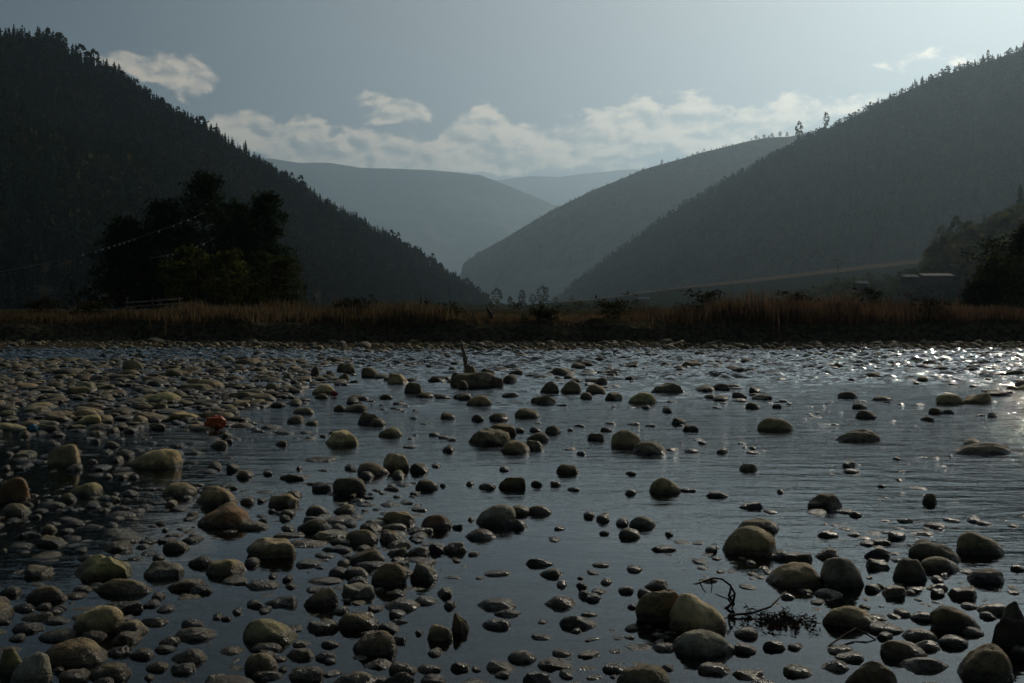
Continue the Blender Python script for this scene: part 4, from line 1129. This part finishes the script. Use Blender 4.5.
tag(link('floating_stick', tube_mesh('floating_stick', [([a_ + Vector((0, 0, .01)), b2 + Vector((0, 0, .015)), c2 + Vector((0, 0, .03)), e2 + Vector((0, 0, .05))], [.007, .006, .005, .003]), ([b2 + Vector((0, 0, .01)), gnd(745, 609) + Vector((0, 0, .03))], [.004, .002])], M_darkwood, n=5)), 'thin dark stick lying on the water right of the curled twig', 'stick')
a_ = gnd(827, 646); tag(link('bowed_twig', tube_mesh('bowed_twig', [([gnd(828, 646), gnd(842, 641) + Vector((0, 0, .02)), gnd(856, 635) + Vector((0, 0, .03)), gnd(866, 638) + Vector((0, 0, .02)), gnd(876, 640)], [.004, .005, .005, .004, .003])], M_darkwood, n=5)), 'thin bowed twig on the water in front of the grooved wedge stone', 'twig')
# heap of leafy drift debris
r = random.Random(4); LV, LF, LC = [], [], []
for i in range(620):
    px = 780 + r.gauss(0, 19); py = 622 + r.gauss(0, 4.5) + (px - 780) * .06 + 2.5 * math.sin(px * .35); g_ = gnd(px, py); c_ = Vector((g_.x, g_.y, abs(r.gauss(0, .008)) + .003))
    q = Matrix.Rotation(r.uniform(0, 6.28), 3, 'Z') @ Matrix.Rotation(r.gauss(0, .35), 3, 'X') @ Matrix.Rotation(r.gauss(0, .35), 3, 'Y'); s2 = r.uniform(.006, .016); b = len(LV)
    for u, v in ((-1, -.3), (1, -.25), (.9, .3), (-.9, .3)): LV.append(tuple(c_ + q @ Vector((u * s2, v * s2, 0))))
    LC += [tuple(x_ * r.uniform(.5, 1.5) for x_ in (.03, .026, .018))] * 4; LF.append((b, b + 1, b + 2, b + 3))
tag(link('drift_litter', mesh_np('drift_litter', LV, np.array(LF), M_leaf, tint=np.array(LC), smooth=False)), 'patch of dark leafy drift litter floating right of the twig', 'litter', kind='stuff')
# scraps of plastic
def scrap(name, p, w, h, m_, label):
    v, f = ico(3); v = v.copy()
    for i, q in enumerate(v):
        n_ = noise.noise(Vector(q * 2.4 + p)); n2 = noise.noise(Vector(q * 7 + p)); v[i] = q * (1 + .45 * n_ + .18 * n2)
    v *= np.array([w, w * .7, h]); o = link(name, mesh_np(name, v, f, m_, smooth=False)); o.location = (p.x, p.y, p.z + h * .5); return tag(o, label, 'plastic scrap')
scrap('plastic_bag', gnd(216, 426, .04), .125, .085, M_orange, 'crumpled orange plastic bag lying on the stony bar')
scrap('plastic_scrap', gnd(334, 395, .03), .06, .045, M_red, 'small red plastic scrap caught behind a stone at the water')
scrap('plastic_scrap', gnd(33, 431, .03), .07, .05, M_blue, 'faded blue plastic scrap beside a tan stone in the left pool')

# rail fence on the left bank
root = empty('rail_fence', base(152, 47)); tag(root, 'low fence of slanting rails on the bank below the left pines', 'fence')
for k in range(4):
    link('rail', tube_mesh('rail', [wob((-1.3, 0, .12 + k * .22), (1.35, .3, .32 + k * .22), 3, .006, .035, .03, k)], M_wood), root)
for x in (-1.2, 0, 1.25): link('post', tube_mesh('post', [wob((x, .08, -.1), (x, .08, 1.05), 2, .01, .05, .045, 5)], M_bark), root)

# prayer flag lines
def flags(name, p0, p1, sag, fl, size, label):
    root = empty(name, p0); tag(root, label, 'flag line'); p0, p1 = Vector(p0), Vector(p1); d_ = p1 - p0
    P = lambda t_: d_ * t_ + Vector((0, 0, -sag * 4 * t_ * (1 - t_)))
    link('cord', tube_mesh('cord', [([P(i / 14) for i in range(15)], [.008] * 15)], M_cord, n=4, jit=0), root)
    for t_ in fl:
        a = P(t_); e = (P(t_ + .01) - a).normalized(); w = size * random.uniform(.7, 1.2); h = size * random.uniform(.6, 1.1); V = []
        nx_, nz_ = 4, 4
        for j in range(nz_):
            for i in range(nx_): V.append(tuple(a + e * w * (i / 3) + Vector((0, .05 * math.sin(i * 2 + j + t_ * 40) * j / 3, -h * j / 3 + .02 * math.sin(i * 3)))))
        ii = np.arange(16).reshape(4, 4); me = mesh_np('flag', V, grid(ii), M_white); link('flag', me, root)
flags('prayer_flags', at(-60, 280, 49), at(206, 212, 56), .55, [.50, .55, .575, .60, .62, .64, .66, .68, .70, .80, .86, .89, .92, .95], .11, 'upper slanting line of small white flags across the dark left pines')
flags('prayer_flags', at(150, 258, 50), at(215, 238, 52), .15, [.25, .33, .40, .47, .54, .62, .7, .8], .12, 'lower short line of small white flags above the yellow-green bush')

pole_root = [o for o in C.objects if o.name.startswith('prayer_flags')][0]
link('pole', tube_mesh('pole', [wob((0, .06, -1.8), (0, .06, .15), 3, .01, .05, .035, 3)], M_bark), pole_root)

# low buildings on the spur
def building(px, py, Y, w, dpt, h, rh, label):
    b_ = at(px, py, Y); root = empty('low_house', b_); tag(root, label, 'house')
    def box(x0, x1, y0, y1, z0, z1):
        return np.array([[x0, y0, z0], [x1, y0, z0], [x1, y1, z0], [x0, y1, z0], [x0, y0, z1], [x1, y0, z1], [x1, y1, z1], [x0, y1, z1]]), np.array([[0, 3, 2, 1], [4, 5, 6, 7], [0, 1, 5, 4], [1, 2, 6, 5], [2, 3, 7, 6], [3, 0, 4, 7]])
    v, f = box(-w / 2, w / 2, 0, dpt, -1.5, h); link('wall', mesh_np('wall', v, f, M_wall, smooth=False), root)
    e = .5; v = np.array([[-w / 2 - e, -e, h + .02], [w / 2 + e, -e, h + .02], [w / 2 + e, dpt / 2, h + rh], [-w / 2 - e, dpt / 2, h + rh], [-w / 2 - e, dpt + e, h + .02], [w / 2 + e, dpt + e, h + .02], [-w / 2 - e, -e, h - .12], [w / 2 + e, -e, h - .12], [w / 2 + e, dpt + e, h - .12], [-w / 2 - e, dpt + e, h - .12]])
    me = mesh_np('roof', v, [np.array([[0, 1, 2, 3], [3, 2, 5, 4], [0, 6, 7, 1], [5, 8, 9, 4], [6, 9, 8, 7]]), np.array([[0, 3, 4], [1, 5, 2], ])], M_roof, smooth=False); link('roof', me, root)
    for i in range(3):
        x = -w / 2 + w * (i + .6) / 3.2; v, f = box(x - .35, x + .35, -.06, -.005, .3 * h, .8 * h); link('window', mesh_np('window', v, f, M_bark, smooth=False), root)
building(938, 279, 300, 8.5, 5, 1.0, .8, 'long low house with a pale metal roof on the wooded spur')
building(911, 280, 296, 3.5, 3, .9, .8, 'small pale-roofed shed left of the long low house')
building(863, 287, 330, 2.8, 3, 1.2, .9, 'tiny pale-roofed hut low on the left end of the spur')
building(644, 302, 700, 7, 5, 2.0, 1.6, 'tiny pale-roofed hut on the valley flat below the right hill')

# ------------------------------------------------------------------ light, sky, haze
SUN_AZ, SUN_EL = 32.5, 25.0      # azimuth to the right of +Y
sd = Vector((math.sin(R(SUN_AZ)) * math.cos(R(SUN_EL)), math.cos(R(SUN_AZ)) * math.cos(R(SUN_EL)), math.sin(R(SUN_EL))))
L = bpy.data.lights.new('sun', 'SUN'); L.energy = 2.5; L.angle = R(.5); L.color = (1.0, .88, .70)
lo = bpy.data.objects.new('sun', L); C.objects.link(lo); lo.rotation_euler = (-sd).to_track_quat('-Z', 'Y').to_euler(); lo.location = (20, 30, 40)

w = bpy.data.worlds.new('World'); sc.world = w; w.use_nodes = True; w.node_tree.nodes.clear(); t = NT(w.node_tree)
sky = t.add('ShaderNodeTexSky', {'sky_type': 'NISHITA', 'sun_disc': False, 'sun_elevation': R(SUN_EL), 'sun_rotation': R(SUN_AZ), 'altitude': 1500.0, 'air_density': 1.0, 'dust_density': 1.2, 'ozone_density': 1.0})
tc = t.add('ShaderNodeTexCoord'); sp = t.add('ShaderNodeSeparateXYZ', Vector=tc.outputs['Generated'])
az = t.m('DEGREES', t.m('ARCTAN2', sp.outputs[0], sp.outputs[1])) if False else t.m('MULTIPLY', t.m('ARCTAN2', sp.outputs[0], sp.outputs[1]), 57.29578)
el = t.m('MULTIPLY', t.m('ARCSINE', sp.outputs[2]), 57.29578)
cv = t.add('ShaderNodeCombineXYZ', X=az, Y=t.m('MULTIPLY', el, 1.7))
nA = t.add('ShaderNodeTexNoise', Vector=cv.outputs[0], Scale=.36, Detail=9.0, Roughness=.54, Distortion=.2)
nB = t.add('ShaderNodeTexNoise', Vector=cv.outputs[0], Scale=1.3, Detail=6.0, Roughness=.6)
def ang(px, py): r_ = ray(px, py).normalized(); return math.degrees(math.atan2(r_.x, r_.y)), math.degrees(math.asin(r_.z))
# cumulus masses: centre px,py  half-width, half-height, weight
blobs = [(250, 137, 40, 15, 1), (300, 143, 40, 16, 1), (350, 150, 44, 15, 1), (400, 155, 44, 13, 1), (445, 157, 42, 14, 1), (478, 142, 30, 24, 1.05), (520, 150, 36, 18, 1.05), (560, 152, 34, 16, 1), (600, 132, 36, 20, .95), (650, 130, 40, 22, .95), (700, 128, 42, 22, 1), (750, 130, 40, 20, .9), (800, 112, 40, 14, .75), (846, 104, 34, 10, .6),
         (400, 166, 190, 9, .62), (398, 109, 48, 13, .56), (150, 66, 40, 14, .6), (185, 78, 34, 12, .62), (660, 112, 80, 9, .55), (930, 62, 70, 12, .30), (560, 165, 70, 10, .5)]
dens = 0.0
for bx, by2, hw, hh, wt in blobs:
    a0, e0 = ang(bx, by2); sa_ = hw / F * 57.3; se_ = hh / F * 57.3
    u = t.m('DIVIDE', t.m('SUBTRACT', az, a0), sa_); v = t.m('DIVIDE', t.m('SUBTRACT', el, e0), se_)
    r2 = t.m('ADD', t.m('MULTIPLY', u, u), t.m('MULTIPLY', v, v)); gs = t.m('MULTIPLY', t.m('POWER', 2.718, t.m('MULTIPLY', r2, -.7)), wt)
    dens = gs if isinstance(dens, float) else t.m('MAXIMUM', dens, gs)
dn = t.m('ADD', dens, t.m('MULTIPLY', t.m('SUBTRACT', nA.outputs[0], .5), 1.45))
cl = t.ramp(dn, .27, .46)
nO = t.add('ShaderNodeTexNoise', Vector=t.add('ShaderNodeVectorMath', {'operation': 'ADD'}, i0=cv.outputs[0], i1=(-.35, -.6, 0)).outputs[0], Scale=.36, Detail=7.0, Roughness=.54, Distortion=.2)
lit = t.ramp(t.m('ADD', t.m('SUBTRACT', nA.outputs[0], nO.outputs[0]), t.m('MULTIPLY', t.m('SUBTRACT', nB.outputs[0], .5), .35)), -.17, .13)
SKYK = .12
dt = t.add('ShaderNodeVectorMath', {'operation': 'DOT_PRODUCT'}); t.set(dt.inputs[0], tc.outputs['Generated']); dt.inputs[1].default_value = tuple(sd)
gam = t.m('MULTIPLY', t.m('ARCCOSINE', dt.outputs['Value']), 57.29578)
glow = t.m('POWER', t.m('SUBTRACT', 1.0, t.m('DIVIDE', gam, 58.0), clamp=True), 1.42)     # thin bright overcast veil round the sun
gl_ = t.m('MULTIPLY', glow, 6.7)
gcol = t.add('ShaderNodeCombineColor', Red=t.m('MULTIPLY', gl_, 1.07), Green=t.m('MULTIPLY', gl_, .98), Blue=t.m('MULTIPLY', gl_, .94))
base_ = t.mix(1.0, sky.outputs[0], (.165, .18, .172, 1), 'MULTIPLY')
veil = t.mix(1.0, base_, gcol.outputs[0], 'ADD')
clit = t.mix(1.0, t.mix(1.0, veil, (1.18, 1.06, .93, 1), 'MULTIPLY'), (9.5, 7.4, 5.0, 1), 'ADD')
cshade = t.mix(1.0, t.mix(1.0, veil, (1.0, .97, .92, 1), 'MULTIPLY'), (1.0, .95, .85, 1), 'ADD')
ccol = t.mix(lit, cshade, clit)
col = t.mix(t.m('MULTIPLY', cl, .96), veil, ccol)
bg = t.add('ShaderNodeBackground', Color=col, Strength=SKYK); wo = t.add('ShaderNodeOutputWorld'); t.l.new(bg.outputs[0], wo.inputs[0])

hz, t, out = mat('haze'); pv = t.add('ShaderNodeVolumePrincipled'); t.l.new(pv.outputs[0], out.inputs['Volume'])
pv.inputs['Color'].default_value = (.60, .81, .98, 1); pv.inputs['Density'].default_value = .9e-4; pv.inputs['Anisotropy'].default_value = .6
bx = np.array([[x_, y_, z_] for z_ in (-30, 3300) for (x_, y_) in ((-9500, -300), (9500, -300), (9500, 25000), (-9500, 25000))], float)
ho = link('haze', mesh_np('haze', bx, np.array([[0, 3, 2, 1], [4, 5, 6, 7], [0, 1, 5, 4], [1, 2, 6, 5], [2, 3, 7, 6], [3, 0, 4, 7]]), hz, smooth=False))
tag(ho, 'pale blue haze filling the valley', 'haze', kind='stuff')

sc.view_settings.view_transform = 'Standard'; sc.view_settings.look = 'None'; sc.view_settings.gamma = 1; sc.view_settings.exposure = -.22
sc.render.engine = 'CYCLES'; cy = sc.cycles
cy.use_denoising = True; cy.denoiser = 'OPENIMAGEDENOISE'; cy.max_bounces = 6; cy.diffuse_bounces = 2; cy.glossy_bounces = 3; cy.transparent_max_bounces = 8; cy.volume_bounces = 1
cy.sample_clamp_indirect = 4; cy.caustics_reflective = False; cy.caustics_refractive = False
